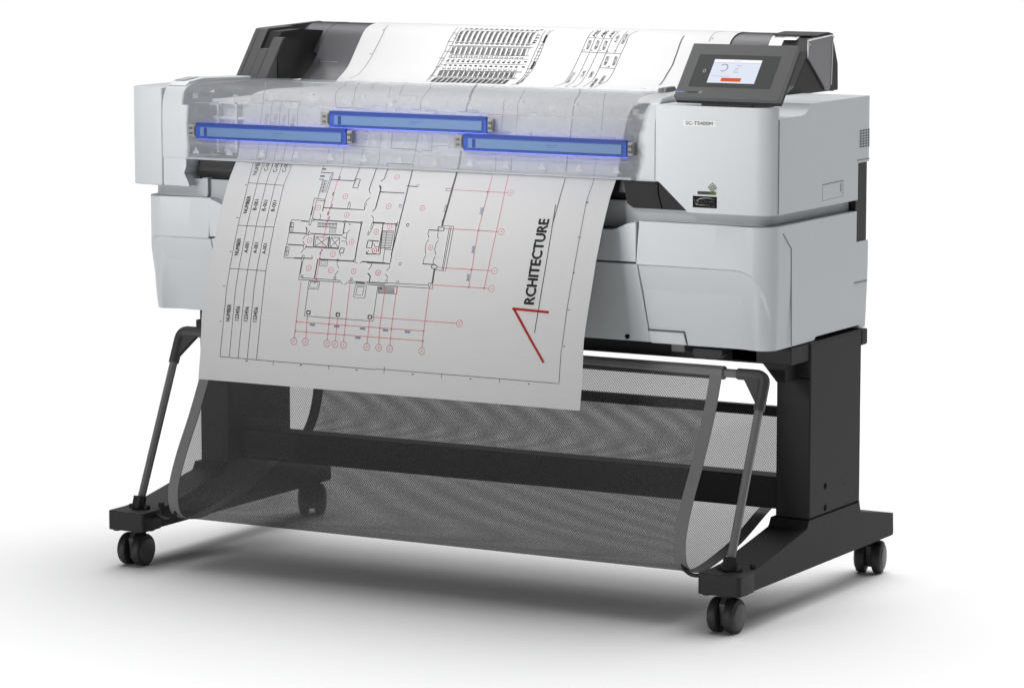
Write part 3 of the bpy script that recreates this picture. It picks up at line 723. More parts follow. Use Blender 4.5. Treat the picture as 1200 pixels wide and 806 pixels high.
obj('beam_gusset', PR([(-.569, .4285), (-.6, .395), (-.615, .395), (-.615, .4285)], .195, .2425, 'Y'), BLACK, ST, bevel=.001)
bm = PR(rounded([(.444, .440), (.452, .4355), (.462, .434), (.470, .438), (.480, .4345), (.492, .436), (.500, .442), (.500, .452), (.444, .452)], .003, 3), .135, .168, 'Y'); obj('cable_clamp', bm, BLACKP, ST, bevel=.001)
obj('cable_clamp', B((.404, .430, .133, .168, .4435, .4600)), CAPG, ST, bevel=.002)
obj('rear_beam', B((-.5755, .5505, .497, .512, .2845, .3030)), BLACK, ST, bevel=.002)
pieces('rear_beam_bracket', B((.553, .570, .456, .512, .2845, .3030), (-.596, -.578, .456, .512, .2845, .3030)), BLACK, ST, bevel=.002)
obj('under_tray', B((-.60, .585, .235, .45, .440, .4580)), BLACK, ST)

def caster(x, y, turn=0):
    c = thing_child = bpy.data.objects.new('caster', None); COL.objects.link(c); c.parent = ST
    c.location = Vector((x, y, 0)) - wloc(ST); c.empty_display_size = .02
    R = .0295
    for s in (-1, 1):
        bm = bmesh.new()
        pr = [(0, 0), (0, R-.004), (.0015, R-.0012), (.004, R), (.0135, R), (.0165, R-.0015), (.0178, R-.0045), (.0178, .0235), (.0183, .0228), (.0200, .0210), (.0212, .015), (.0215, 0)]
        lathe_x(bm, [((.0062 + a) * s, r) for a, r in pr], x, y - .004, R, 36)
        for f in bm.faces: f.material_index = 1 if f.calc_center_median().x * s > (x + s*.0242) * s else 0
        w_ = obj('wheel', bm, [RUBBER, HUBM], c, smooth=30)
    bm = PR(rounded([(y-.017, .012), (y-.021, .050), (y-.012, .060), (y+.010, .060), (y+.012, .030), (y-.002, .012)], .004, 4), x-.0055, x+.0055, 'X'); obj('fork', bm, HUBM, c, bevel=.001)
    bm = bmesh.new(); tube(bm, [(x, y, .058), (x, y, .069)], .0125, 18); tube(bm, [(x-.012, y-.004, .056), (x+.016, y+.004, .0585)], .004, 6); pieces('swivel', bm, BLACKP, c, bevel=.001)
    return c
c0 = caster(.578, 0.002)
for x, y, a in ((-.617, .002, 0), (-.620, .600, 28), (.578, .592, 12)):
    c = c0.copy(); COL.objects.link(c); c.parent = ST; c.location = Vector((x, y, 0)) - wloc(ST); c.rotation_euler.z = math.radians(a)
    for ch in list(c0.children):
        d = ch.copy(); COL.objects.link(d); d.parent = c

# ------------------------------------------------------------------ catch basket
CB = thing('catch_basket', (-.02, .1, .09), 'dark net catch basket on bent grey tube frame, slung between the stand feet', 'basket')
topR = Vector((.578, .142, .4125)); topL = Vector((-.617, .150, .4125))
footR = Vector((.578, .010, .112)); footL = Vector((-.617, .012, .112))
def corner(a, p, b, r=.016, n=7):
    a, p, b = Vector(a), Vector(p), Vector(b); p0 = p + (a-p).normalized()*r; p1 = p + (b-p).normalized()*r
    return [p0*(1-k/n)**2 + p*2*(k/n)*(1-k/n) + p1*(k/n)**2 for k in range(n+1)]
path = [footR] + corner(footR, topR, topL) + corner(topR, topL, footL) + [footL]
bm = bmesh.new(); tube(bm, path, .0074, 8, phase=math.pi/8); obj('frame_tube', bm, TUBE, CB, smooth=30)
for P, F, O in ((topR, footR, topL), (topL, footL, topR)):
    d1 = (F-P).normalized(); d2 = (O-P).normalized()
    bm = bmesh.new(); tube(bm, [P + d1*.062] + corner(P + d1*.062, P, P + d2*.052) + [P + d2*.052], .0100, 8, phase=math.pi/8)
    cn = obj('corner_connector', bm, CONN, CB, smooth=30, bevel=.001)
    q = [P + d1*.007 + d2*.007, P + d1*.052 + d2*.006, P + d1*.006 + d2*.040]
    bm = bmesh.new(); n_ = d1.cross(d2).normalized()*.004
    lo = [bm.verts.new(v - n_) for v in q]; hi = [bm.verts.new(v + n_) for v in q]
    bm.faces.new(lo); bm.faces.new(hi)
    for i in range(3): bm.faces.new((lo[i], lo[(i+1) % 3], hi[(i+1) % 3], hi[i]))
    bmesh.ops.recalc_face_normals(bm, faces=bm.faces); obj('connector_web', bm, CONN, cn)
bprof = [(.1345, .418), (.131, .405), (.107, .345), (.069, .275), (.027, .208), (.003, .158), (-.001, .128), (.006, .105), (.024, .092), (.055, .085), (.11, .088), (.20, .105), (.25, .120), (.325, .147), (.40, .168), (.440, .184), (.466, .208), (.484, .245), (.4925, .285), (.494, .303)]
bp = [tuple(v) for v in spline(bprof, 8)]
obj('net', sheet_strip(bp, -.543, .500, 2, 0), NET, CB, smooth=80)
def band(x0, x1):
    P = spline(bprof, 8); out = []
    for i in range(len(P)):
        t = (P[min(i+1, len(P)-1)] - P[max(i-1, 0)]).normalized(); out.append(tuple(P[i] + Vector((-t.y, t.x))*-.0009))
    return sheet_strip(out, x0, x1, 2, -.0018)
for x0, x1 in ((.479, .501), (-.545, -.524)): obj('edge_strap', band(x0, x1), STRAP, CB, smooth=60)
bm = bmesh.new(); tube(bm, [(-.545, .1425+.0055, .4125), (.501, .1425, .4125)], .0118, 10, phase=.3); obj('bar_sleeve', bm, STRAP, CB, smooth=30)
for s, x in ((1, .492), (-1, -.536)):
    bm = bmesh.new(); tube(bm, spline([(x - s*.002, .006, .112), (x + s*.003, .010, .096), (x + s*.016, .012, .088), (x + s*.034, .010, .090), (x + s*.052, .006, .100)], 6), .0036, 8); obj('wire_hook', bm, BLACKP, CB)

# ------------------------------------------------------------------ paper
PAPERPROF = [(-.038,.358),(-.0315,.40),(-.027,.445),(-.0235,.478),(-.009,.525),(.012,.586),(.0215,.612),(.0405,.656),(.065,.7025),(.0835,.728),(.097,.748),(.106,.775),(.117,.81),(.135,.843),(.16,.857),(.22,.860),(.32,.858),(.40,.857),(.425,.862),(.44,.870),(.457,.879),(.476,.893),(.507,.928),(.531,.953),(.555,.9635),(.58,.9665),(.60,.9665)]
WSCALE = 1.2
# printed linework on the sheet: [ink, width, [(across, along) in 0.1 mm ...]], words and circles
TRACEDATA = (
    '{"s":[["G",14,[[-2653,3903],[-2395,3905]],"floor_plan"],["G",9,[[-2395,3905],[-2382,3624],[-2395,3365]],"floor_plan"],["G",9,[[-2423,3874],[-2420,3641'
    '],[-2423,3510]],"floor_plan"],["G",9,[[-2551,3766],[-2549,3397]],"floor_plan"],["G",14,[[-2639,3763],[-2545,3762]],"floor_plan"],["G",9,[[-2640,4047],'
    '[-2651,3897]],"floor_plan"],["K",22,[[-2654,3976],[-2569,3974]],"floor_plan"],["K",22,[[-2643,3826],[-2544,3827]],"floor_plan"],["G",7,[[-2548,3738],['
    '-2449,3737]],"floor_plan"],["G",7,[[-2546,3709],[-2447,3708]],"floor_plan"],["G",7,[[-2545,3680],[-2445,3679]],"floor_plan"],["G",7,[[-2544,3652],[-24'
    '44,3651]],"floor_plan"],["G",7,[[-2543,3623],[-2443,3623]],"floor_plan"],["G",7,[[-2543,3595],[-2443,3594]],"floor_plan"],["G",7,[[-2542,3567],[-2443,'
    '3567]],"floor_plan"],["G",7,[[-2542,3540],[-2443,3539]],"floor_plan"],["G",7,[[-2542,3512],[-2443,3511]],"floor_plan"],["G",8,[[-2506,3752],[-2486,350'
    '7]],"floor_plan"],["G",9,[[-2621,3390],[-2403,3374]],"floor_plan"],["G",9,[[-2560,3353],[-2399,3346]],"floor_plan"],["G",9,[[-2621,3390],[-2609,3137],'
    '[-2605,2887]],"floor_plan"],["G",9,[[-2560,3353],[-2559,3117],[-2565,2886]],"floor_plan"],["G",9,[[-2605,2887],[-2565,2886]],"floor_plan"],["G",22,[[-'
    '2604,3227],[-2604,3065]],"floor_plan"],["G",7,[[-2251,4026],[-2252,3765]],"floor_plan"],["R",8,[[-2252,3765],[-2242,3487],[-2245,3218],[-2240,2976],[-'
    '2240,2730]],"floor_plan"],["R",26,[[-2264,3764],[-2233,3766]],"floor_plan"],["R",26,[[-2258,3217],[-2227,3219]],"floor_plan"],["R",26,[[-2255,2972],[-'
    '2224,2974]],"floor_plan"],["R",26,[[-2262,2919],[-2230,2920]],"floor_plan"],["R",26,[[-2255,2725],[-2224,2727]],"floor_plan"],["G",14,[[-2392,3768],[-'
    '2149,3765],[-1906,3763]],"floor_plan"],["G",14,[[-1906,3763],[-1895,4039]],"floor_plan"],["G",14,[[-1883,3808],[-1796,3802],[-1790,3624],[-1894,3629],'
    '[-1883,3808]],"floor_plan"],["G",14,[[-1553,4060],[-1546,3821],[-1548,3590]],"floor_plan"],["G",9,[[-1548,3590],[-1496,3528]],"floor_plan"],["G",9,[[-'
    '1487,3464],[-1544,3388],[-1544,3352]],"floor_plan"],["G",14,[[-1546,3289],[-1541,3221],[-1821,3220],[-2102,3220],[-2384,3220]],"floor_plan"],["G",14,['
    '[-2391,3374],[-2385,3153]],"floor_plan"],["G",9,[[-1893,3230],[-1886,3321]],"floor_plan"],["G",9,[[-1843,3229],[-1847,3315]],"floor_plan"],["G",14,[[-'
    '1364,3702],[-1320,3657],[-1318,3454],[-1322,3255],[-1365,3199]],"floor_plan"],["G",14,[[-1314,3573],[-1216,3571]],"floor_plan"],["G",9,[[-2982,2960],['
    '-2793,2963]],"floor_plan"],["G",18,[[-2780,2953],[-2620,2950]],"floor_plan"],["G",16,[[-2540,2988],[-2322,2986],[-2104,2985],[-1887,2984],[-1530,2984]'
    '],"floor_plan"],["G",9,[[-2982,2960],[-2977,2729],[-2975,2500],[-2981,2273]],"floor_plan"],["G",7,[[-2419,2941],[-2407,2858]],"floor_plan"],["G",7,[[-'
    '2390,2942],[-2378,2860]],"floor_plan"],["G",7,[[-2361,2944],[-2349,2861]],"floor_plan"],["G",7,[[-2331,2945],[-2319,2863]],"floor_plan"],["G",7,[[-230'
    '2,2947],[-2290,2864]],"floor_plan"],["G",7,[[-2273,2948],[-2261,2866]],"floor_plan"],["G",7,[[-2243,2950],[-2231,2867]],"floor_plan"],["G",7,[[-2214,2'
    '951],[-2202,2869]],"floor_plan"],["G",7,[[-2185,2953],[-2173,2870]],"floor_plan"],["G",7,[[-2156,2954],[-2143,2872]],"floor_plan"],["G",7,[[-2126,2956'
    '],[-2114,2873]],"floor_plan"],["G",7,[[-2097,2957],[-2085,2875]],"floor_plan"],["G",7,[[-2068,2959],[-2056,2876]],"floor_plan"],["G",7,[[-2039,2960],['
    '-2027,2878]],"floor_plan"],["G",9,[[-2431,2931],[-2022,2931]],"floor_plan"],["G",9,[[-2421,2865],[-2015,2864]],"floor_plan"],["G",7,[[-2152,2857],[-21'
    '49,2761]],"floor_plan"],["G",7,[[-2121,2859],[-2118,2762]],"floor_plan"],["G",7,[[-2089,2861],[-2086,2764]],"floor_plan"],["G",7,[[-2058,2862],[-2055,'
    '2766]],"floor_plan"],["G",7,[[-2027,2864],[-2024,2767]],"floor_plan"],["G",16,[[-1871,2960],[-1860,2750]],"floor_plan"],["G",18,[[-1530,2968],[-1525,2'
    '610],[-1521,2304]],"floor_plan"],["G",9,[[-2421,3101],[-2392,3043],[-2403,2995]],"floor_plan"],["G",9,[[-2655,2849],[-2607,2755]],"floor_plan"],["G",9'
    ',[[-1794,2964],[-1749,2917]],"floor_plan"],["G",9,[[-1366,3127],[-1313,3077],[-1305,2989]],"floor_plan"],["G",14,[[-1314,3002],[-1062,3005]],"floor_pl'
    'an"],["G",9,[[-1280,2981],[-1299,2857],[-1322,2874],[-1320,2988]],"floor_plan"],["G",9,[[-1297,2849],[-1353,2755]],"floor_plan"],["G",16,[[-2265,3457]'
    ',[-2261,3524]],"floor_plan"],["G",16,[[-2266,3086],[-2260,3151]],"floor_plan"],["B",16,[[-2220,3228],[-2214,3294]],"floor_plan"],["B",16,[[-2224,3774]'
    ',[-2228,3847]],"floor_plan"],["B",16,[[-2218,2999],[-2211,3063]],"floor_plan"],["G",16,[[-2985,2726],[-2596,2727]],"floor_plan"],["G",16,[[-2517,2729]'
    ',[-2300,2731],[-2083,2732],[-1867,2733]],"floor_plan"],["G",9,[[-2622,2794],[-2619,2698],[-2565,2697],[-2568,2792]],"floor_plan"],["G",18,[[-2443,2707'
    '],[-2413,2485]],"floor_plan"],["G",18,[[-2125,2702],[-2103,2489]],"floor_plan"],["G",16,[[-2414,2490],[-2151,2489],[-1890,2489]],"floor_plan"],["G",9,'
    '[[-2395,2674],[-2136,2679],[-2136,2506],[-2383,2507],[-2395,2674]],"floor_plan"],["G",9,[[-2395,2674],[-2136,2506]],"floor_plan"],["G",9,[[-2136,2679]'
    ',[-2383,2507]],"floor_plan"],["G",9,[[-2091,2681],[-1910,2682],[-1893,2500],[-2074,2503],[-2091,2681]],"floor_plan"],["G",9,[[-2091,2681],[-1893,2500]'
    '],"floor_plan"],["G",9,[[-1910,2682],[-2074,2503]],"floor_plan"],["G",16,[[-2955,2508],[-2616,2509]],"floor_plan"],["G",16,[[-2581,2486],[-2422,2484]]'
    ',"floor_plan"],["G",9,[[-2619,2522],[-2619,2453],[-2574,2449],[-2566,2525]],"floor_plan"],["G",9,[[-2986,2269],[-2617,2267]],"floor_plan"],["G",14,[[-'
    '2778,2275],[-2392,2284]],"floor_plan"],["G",9,[[-2420,2352],[-2397,2279]],"floor_plan"],["G",9,[[-2986,2465],[-2910,2458],[-2911,2304],[-2985,2312],[-'
    '2986,2465]],"floor_plan"],["G",9,[[-2985,2389],[-2911,2381]],"floor_plan"],["G",9,[[-2949,2467],[-2947,2302]],"floor_plan"],["G",9,[[-2997,2917],[-291'
    '9,2908],[-2904,2748],[-2982,2756],[-2997,2917]],"floor_plan"],["G",9,[[-2989,2836],[-2911,2828]],"floor_plan"],["G",9,[[-2959,2918],[-2942,2746]],"flo'
    'or_plan"],["G",9,[[-2645,2846],[-2609,2783]],"floor_plan"],["G",9,[[-2625,2680],[-2667,2621]],"floor_plan"],["G",9,[[-2659,2587],[-2602,2520]],"floor_'
    'plan"],["G",9,[[-2607,2437],[-2652,2370]],"floor_plan"],["G",9,[[-1858,2781],[-1783,2780],[-1774,2628],[-1862,2629]],"floor_plan"],["G",9,[[-1857,2694'
    '],[-1779,2693]],"floor_plan"],["G",14,[[-1854,2503],[-1775,2498],[-1784,2415],[-1867,2421],[-1854,2503]],"floor_plan"],["G",9,[[-1762,2620],[-1733,256'
    '1]],"floor_plan"],["G",9,[[-1743,2834],[-1779,2780]],"floor_plan"],["G",9,[[-1855,2408],[-1816,2359]],"floor_plan"],["G",9,[[-2610,2333],[-2570,2328],'
    '[-2572,2223],[-2616,2225],[-2610,2333]],"floor_plan"],["G",22,[[-2592,2216],[-2595,1992]],"floor_plan"],["G",9,[[-2601,1991],[-2605,1893]],"floor_plan'
    '"],["G",9,[[-2605,1893],[-2325,1893],[-2046,1892],[-1768,1892]],"floor_plan"],["G",9,[[-2554,1925],[-2289,1926],[-2025,1926],[-1763,1926]],"floor_plan'
    '"],["G",9,[[-1768,1892],[-1759,1926]],"floor_plan"],["G",9,[[-1754,1920],[-1686,1855]],"floor_plan"],["G",18,[[-2279,2282],[-2280,1934]],"floor_plan"]'
    ',["G",18,[[-2243,2279],[-1868,2278],[-1532,2281]],"floor_plan"],["G",9,[[-2230,2267],[-2072,2266],[-2071,2161],[-2223,2164],[-2230,2267]],"floor_plan"'
    '],["G",7,[[-2187,2249],[-2114,2248],[-2116,2191],[-2195,2192],[-2187,2249]],"floor_plan"],["G",9,[[-1867,2253],[-1872,2218],[-1821,2139]],"floor_plan"'
    '],["G",9,[[-1815,2093],[-1868,2030],[-1867,1975]],"floor_plan"],["G",9,[[-1887,1977],[-1846,1978],[-1841,1944],[-1882,1943],[-1887,1977]],"floor_plan"'
    '],["G",9,[[-1550,1976],[-1509,1977],[-1504,1943],[-1545,1942],[-1550,1976]],"floor_plan"],["G",9,[[-2569,1973],[-2528,1973],[-2523,1939],[-2564,1938],'
    '[-2569,1973]],"floor_plan"],["G",9,[[-1892,2299],[-1851,2300],[-1846,2266],[-1887,2265],[-1892,2299]],"floor_plan"],["G",9,[[-1555,2301],[-1514,2301],'
    '[-1510,2267],[-1550,2267],[-1555,2301]],"floor_plan"],["G",9,[[-1503,2264],[-1456,2245]],"floor_plan"],["G",9,[[-1409,2251],[-1362,2289]],"floor_plan"'
    '],["G",18,[[-1370,2284],[-1137,2284],[-905,2285]],"floor_plan"],["G",9,[[-1165,2257],[-1168,2214],[-1206,2153]],"floor_plan"],["G",14,[[-1208,2084],[-'
    '1152,2036],[-1157,1942]],"floor_plan"],["G",9,[[-1582,1923],[-1331,1920],[-1081,1918],[-832,1915]],"floor_plan"],["G",9,[[-1586,1892],[-1332,1888],[-1'
    '078,1885],[-826,1881]],"floor_plan"],["G",9,[[-1598,1905],[-1643,1851]],"floor_plan"],["G",26,[[-1424,1915],[-1245,1912]],"floor_plan"],["G",9,[[-1423'
    ',1859],[-1195,1855],[-1193,1639],[-1421,1643],[-1423,1859]],"floor_plan"],["G",9,[[-1380,1836],[-1243,1833],[-1245,1687],[-1385,1687],[-1380,1836]],"f'
    'loor_plan"],["G",9,[[-2380,1877],[-2158,1876],[-2161,1739],[-2383,1743],[-2380,1877]],"floor_plan"],["G",7,[[-2342,1869],[-2190,1869],[-2196,1767],[-2'
    '354,1768],[-2342,1869]],"floor_plan"],["B",14,[[-2255,1867],[-2255,1827]],"floor_plan"],["B",16,[[-2250,2413],[-2259,2360]],"floor_plan"],["B",14,[[-2'
    '215,2454],[-2231,2419]],"floor_plan"],["G",9,[[-1355,2847],[-1357,2772]],"floor_plan"],["G",14,[[-1096,2987],[-1061,2710],[-1033,2435],[-1310,2424]],"'
    'floor_plan"],["G",14,[[-1320,2670],[-1099,2664]],"floor_plan"],["G",14,[[-1327,2669],[-1333,2539],[-1225,2534],[-1229,2666]],"floor_plan"],["G",9,[[-1'
    '320,2471],[-1314,2423]],"floor_plan"],["G",9,[[-1275,2491],[-1311,2425]],"floor_plan"],["G",9,[[-1204,2615],[-1154,2562],[-1086,2566]],"floor_plan"],['
    '"R",8,[[-2239,2726],[-2237,2499],[-2244,2284],[-2240,1919]],"floor_plan"],["R",26,[[-2260,2286],[-2225,2288]],"floor_plan"],["R",26,[[-2252,2495],[-22'
    '21,2497]],"floor_plan"],["R",26,[[-2253,1918],[-2222,1920]],"floor_plan"],["G",14,[[-805,3037],[-822,2983],[-809,2752],[-798,2522],[-795,2295]],"floor'
    '_plan"],["G",14,[[-1310,2990],[-1067,2991],[-825,2992]],"floor_plan"],["G",14,[[-1091,2987],[-1081,2730],[-1076,2476]],"floor_plan"],["G",7,[[-1082,28'
    '53],[-848,2865],[-841,2557],[-1050,2540],[-1082,2853]],"floor_plan"],["G",7,[[-1074,2843],[-855,2859]],"floor_plan"],["G",7,[[-1072,2813],[-853,2830]]'
    ',"floor_plan"],["G",7,[[-1070,2784],[-852,2800]],"floor_plan"],["G",7,[[-1069,2754],[-851,2771]],"floor_plan"],["G",7,[[-1067,2725],[-849,2741]],"floo'
    'r_plan"],["G",7,[[-1065,2695],[-848,2712]],"floor_plan"],["G",7,[[-1064,2666],[-847,2683]],"floor_plan"],["G",7,[[-1062,2637],[-846,2653]],"floor_plan'
    '"],["G",7,[[-1061,2607],[-845,2624]],"floor_plan"],["G",7,[[-1059,2578],[-844,2595]],"floor_plan"],["G",7,[[-1058,2549],[-842,2565]],"floor_plan"],["G'
    '",7,[[-982,2856],[-965,2550]],"floor_plan"],["G",9,[[-960,2528],[-811,2527]],"floor_plan"],["G",9,[[-956,2528],[-947,2295]],"floor_plan"],["G",18,[[-1'
    '269,2272],[-1032,2275],[-795,2278]],"floor_plan"],["G",9,[[-1177,2248],[-1170,2214],[-1210,2152]],"floor_plan"],["G",14,[[-1216,2084],[-1151,2028],[-1'
    '149,1938]],"floor_plan"],["G",9,[[-801,2257],[-800,2206],[-850,2144]],"floor_plan"],["G",9,[[-859,2092],[-805,2039],[-808,1974]],"floor_plan"],["G",14'
    ',[[-157,2922],[42,2920]],"floor_plan"],["G",9,[[-151,2913],[-156,2852],[-116,2777]],"floor_plan"],["G",9,[[-114,2749],[-148,2685],[-150,2582],[-118,24'
    '81]],"floor_plan"],["G",9,[[-114,2465],[-138,2407],[-142,2311]],"floor_plan"],["G",14,[[-152,2313],[81,2309]],"floor_plan"],["G",9,[[44,2910],[40,2828'
    '],[78,2763]],"floor_plan"],["G",9,[[78,2742],[45,2678],[43,2575],[83,2482]],"floor_plan"],["G",9,[[78,2458],[51,2389],[60,2322]],"floor_plan"],["G",26'
    ',[[86,3118],[92,2999]],"floor_plan"],["G",14,[[23,2983],[142,2981],[144,2917],[32,2923],[23,2983]],"floor_plan"],["G",14,[[38,2287],[80,2318],[157,228'
    '0],[134,2241],[42,2245],[38,2287]],"floor_plan"],["G",28,[[107,2243],[108,1970]],"floor_plan"],["G",9,[[121,1970],[133,1887]],"floor_plan"],["G",9,[[3'
    '8,1986],[80,1985],[85,1921],[41,1922],[38,1986]],"floor_plan"],["G",9,[[111,3014],[326,3008],[331,2807],[335,2607],[333,2410],[330,2213],[127,2219]],"'
    'floor_plan"],["G",9,[[245,2995],[252,2799],[257,2605],[258,2412],[256,2221]],"floor_plan"],["G",9,[[279,2997],[284,2801],[287,2606],[286,2414],[282,22'
    '23]],"floor_plan"],["G",9,[[-952,1861],[-571,1869],[-565,1751],[-938,1746],[-952,1861]],"floor_plan"],["G",9,[[-944,1841],[-625,1846]],"floor_plan"],['
    '"G",9,[[-940,1820],[-621,1826]],"floor_plan"],["G",9,[[-937,1800],[-617,1806]],"floor_plan"],["G",9,[[-933,1780],[-613,1786]],"floor_plan"],["G",9,[[-'
    '929,1760],[-610,1765]],"floor_plan"],["R",14,[[-573,1879],[-568,1751]],"floor_plan"],["K",20,[[-922,1833],[-873,1833]],"floor_plan"],["G",9,[[-1202,19'
    '28],[-825,1936],[-575,1937],[-268,1941],[37,1945]],"floor_plan"],["G",9,[[-1194,1889],[-971,1889],[-749,1889],[-527,1890],[-307,1890],[-87,1890],[133,'
    '1890]],"floor_plan"],["G",14,[[-1319,4056],[-1318,3838],[-1369,3777]],"floor_plan"],["G",14,[[-1369,3704],[-1312,3607],[-1316,3255]],"floor_plan"],["G'
    '",14,[[-1312,3575],[-1066,3574],[-820,3574]],"floor_plan"],["G",18,[[-815,4048],[-791,3829],[-772,3614],[-768,3411],[-768,3211],[-771,3013],[-779,2817'
    '],[-789,2623],[-803,2431]],"floor_plan"],["G",14,[[-820,3714],[-600,3712]],"floor_plan"],["G",8,[[-858,3352],[-816,3352],[-808,3302],[-849,3302],[-858'
    ',3352]],"floor_plan"],["G",8,[[-849,3003],[-807,3003],[-801,2954],[-842,2955],[-849,3003]],"floor_plan"],["G",30,[[83,4066],[100,3842],[112,3622],[110'
    ',3414],[103,3210],[93,3007]],"floor_plan"],["G",9,[[-14,3708],[94,3706],[99,3659],[-4,3661],[-14,3708]],"floor_plan"],["K",8,[[71,3389],[104,3388],[96'
    ',3266],[64,3269],[71,3389]],"floor_plan"],["G",8,[[-1352,4156],[-1091,4153],[-830,4150],[-818,4048]],"floor_plan"],["G",8,[[-1352,4156],[-1355,4070]],'
    '"floor_plan"],["R",8,[[805,4013],[826,3788],[836,3572],[835,3365],[831,3160],[823,2958],[832,2754],[839,2551],[840,2350],[841,2150],[842,1950]],"dimen'
    'sion_lines"],["R",8,[[1113,4046],[1140,3835],[1163,3629],[1173,3435],[1179,3242],[1182,3052],[1181,2865],[1178,2679],[1172,2495],[1162,2312],[1153,212'
    '9],[1143,1947]],"dimension_lines"],["R",8,[[124,3684],[343,3683],[561,3683],[779,3683],[996,3682],[1212,3682]],"dimension_lines"],["R",8,[[148,2960],['
    '363,2960],[578,2960],[791,2960],[1005,2960],[1217,2960]],"dimension_lines"],["R",8,[[159,2264],[373,2265],[587,2265],[800,2266],[1012,2266],[1223,2267'
    ']],"dimension_lines"],["R",8,[[134,1953],[354,1954],[574,1954],[793,1954],[1011,1954],[1228,1955]],"dimension_lines"],["R",22,[[805,3678],[831,3679]],'
    '"dimension_lines"],["R",22,[[816,2958],[843,2959]],"dimension_lines"],["R",22,[[816,2265],[842,2266]],"dimension_lines"],["R",22,[[825,1952],[851,1953'
    ']],"dimension_lines"],["R",22,[[1129,1952],[1155,1953]],"dimension_lines"],["R",8,[[-2542,1859],[-2530,1619],[-2518,1379],[-2517,1142],[-2548,847]],"d'
    'imension_lines"],["R",8,[[-2298,1286],[-2297,1070],[-2310,854]],"dimension_lines"],["R",8,[[-1872,1897],[-1861,1707],[-1850,1518],[-1841,1329],[-1840,'
    '1141],[-1867,851]],"dimension_lines"],["R",8,[[-1673,1281],[-1679,1067],[-1699,853]],"dimension_lines"],["R",8,[[-1540,1917],[-1527,1721],[-1515,1526]'
    ',[-1505,1332],[-1504,1139],[-1528,850]],"dimension_lines"],["R",8,[[-1021,1278],[-1028,1062],[-1050,846]],"dimension_lines"],["R",8,[[-814,1871],[-808'
    ',1686],[-802,1501],[-799,1317],[-804,1135],[-810,848]],"dimension_lines"],["R",8,[[-579,1769],[-570,1556],[-563,1345],[-566,1135],[-585,845]],"dimensi'
    'on_lines"],["R",8,[[66,1922],[74,1728],[81,1533],[86,1340],[84,1148],[59,848]],"dimension_lines"],["R",8,[[-2524,1142],[-2303,1142],[-2082,1142],[-186'
    '2,1142],[-1643,1142],[-1424,1142],[-1207,1142],[-990,1142],[-773,1142],[-558,1142],[-343,1142],[-129,1142],[84,1142]],"dimension_lines"],["R",8,[[-253'
    '7,974],[-2315,974],[-2094,974],[-1873,974],[-1654,974],[-1435,974],[-1217,974],[-1000,973],[-783,973],[-567,973],[-352,973],[-137,973],[76,973]],"dime'
    'nsion_lines"],["R",8,[[-994,1317],[-778,1317],[-563,1317],[-349,1316],[-135,1316],[78,1316],[290,1315],[502,1315],[712,1315]],"dimension_lines"],["R",'
    '20,[[-2531,1142],[-2504,1143]],"dimension_lines"],["R",20,[[-1853,1140],[-1827,1142]],"dimension_lines"],["R",20,[[-1517,1139],[-1491,1140]],"dimensio'
    'n_lines"],["R",20,[[-804,1137],[-778,1139]],"dimension_lines"],["R",20,[[-575,1135],[-549,1136]],"dimension_lines"],["R",20,[[71,1144],[97,1146]],"dim'
    'ension_lines"],["R",20,[[-2543,971],[-2516,973]],"dimension_lines"],["R",20,[[63,972],[89,974]],"dimension_lines"],["G",9,[[-2375,1751],[-2366,1501],['
    '-2361,1253],[-2125,1252],[-1889,1251],[-1655,1250],[-1421,1249],[-1188,1249],[-956,1248],[-957,1452],[-962,1657],[-968,1862]],"dimension_lines"],["K",'
    '16,[[-2322,1346],[-2254,1347],[-2251,1289],[-2319,1288],[-2322,1346]],"dimension_lines"],["K",16,[[-1714,1345],[-1647,1346],[-1644,1289],[-1711,1287],'
    '[-1714,1345]],"dimension_lines"],["K",16,[[-1061,1345],[-995,1346],[-992,1289],[-1059,1287],[-1061,1345]],"dimension_lines"],["G",9,[[-4140,4047],[-41'
    '10,3830],[-4087,3618],[-4077,3410],[-4072,3206],[-4071,3003],[-4075,2804],[-4071,2603],[-4072,2404],[-4076,2206],[-4079,2009]],"number_table"],["G",9,'
    '[[-4079,2009],[-4073,1812],[-4067,1615],[-4051,1415],[-4040,1216],[-4048,1019],[-4064,821],[-4078,623],[-4089,425]],"sheet_border"],["G",9,[[-3932,404'
    '5],[-3911,3827],[-3897,3614],[-3887,3408],[-3882,3204],[-3880,3003],[-3884,2805],[-3880,2604],[-3881,2405],[-3884,2206],[-3887,2009]],"number_table"],'
    '["G",9,[[-3887,2009],[-3883,1817],[-3880,1626],[-3862,1423],[-3850,1221],[-3856,1021],[-3870,821],[-3881,620],[-3891,420]],"sheet_border"],["G",9,[[-3'
    '725,4042],[-3713,3824],[-3707,3611],[-3697,3405],[-3692,3203],[-3690,3003],[-3694,2806],[-3689,2604],[-3690,2405],[-3693,2207],[-3696,2009]],"number_t'
    'able"],["G",9,[[-3696,2009],[-3690,1823],[-3686,1638],[-3669,1433],[-3657,1230],[-3663,1028],[-3679,826],[-3692,624],[-3703,422]],"sheet_border"],["G"'
    ',9,[[-3519,4040],[-3515,3820],[-3518,3607],[-3508,3403],[-3502,3202],[-3501,3003],[-3504,2807],[-3499,2605],[-3499,2406],[-3502,2207],[-3504,2009]],"n'
    'umber_table"],["G",9,[[-3504,2009],[-3492,1649],[-3475,1443],[-3463,1238],[-3469,1034],[-3485,831],[-3499,627],[-3511,423]],"sheet_border"],["G",9,[[-'
    '3313,4037],[-3317,3817],[-3330,3603],[-3320,3401],[-3314,3201],[-3312,3003],[-3315,2808],[-3310,2606],[-3310,2406],[-3312,2207],[-3314,2009]],"number_'
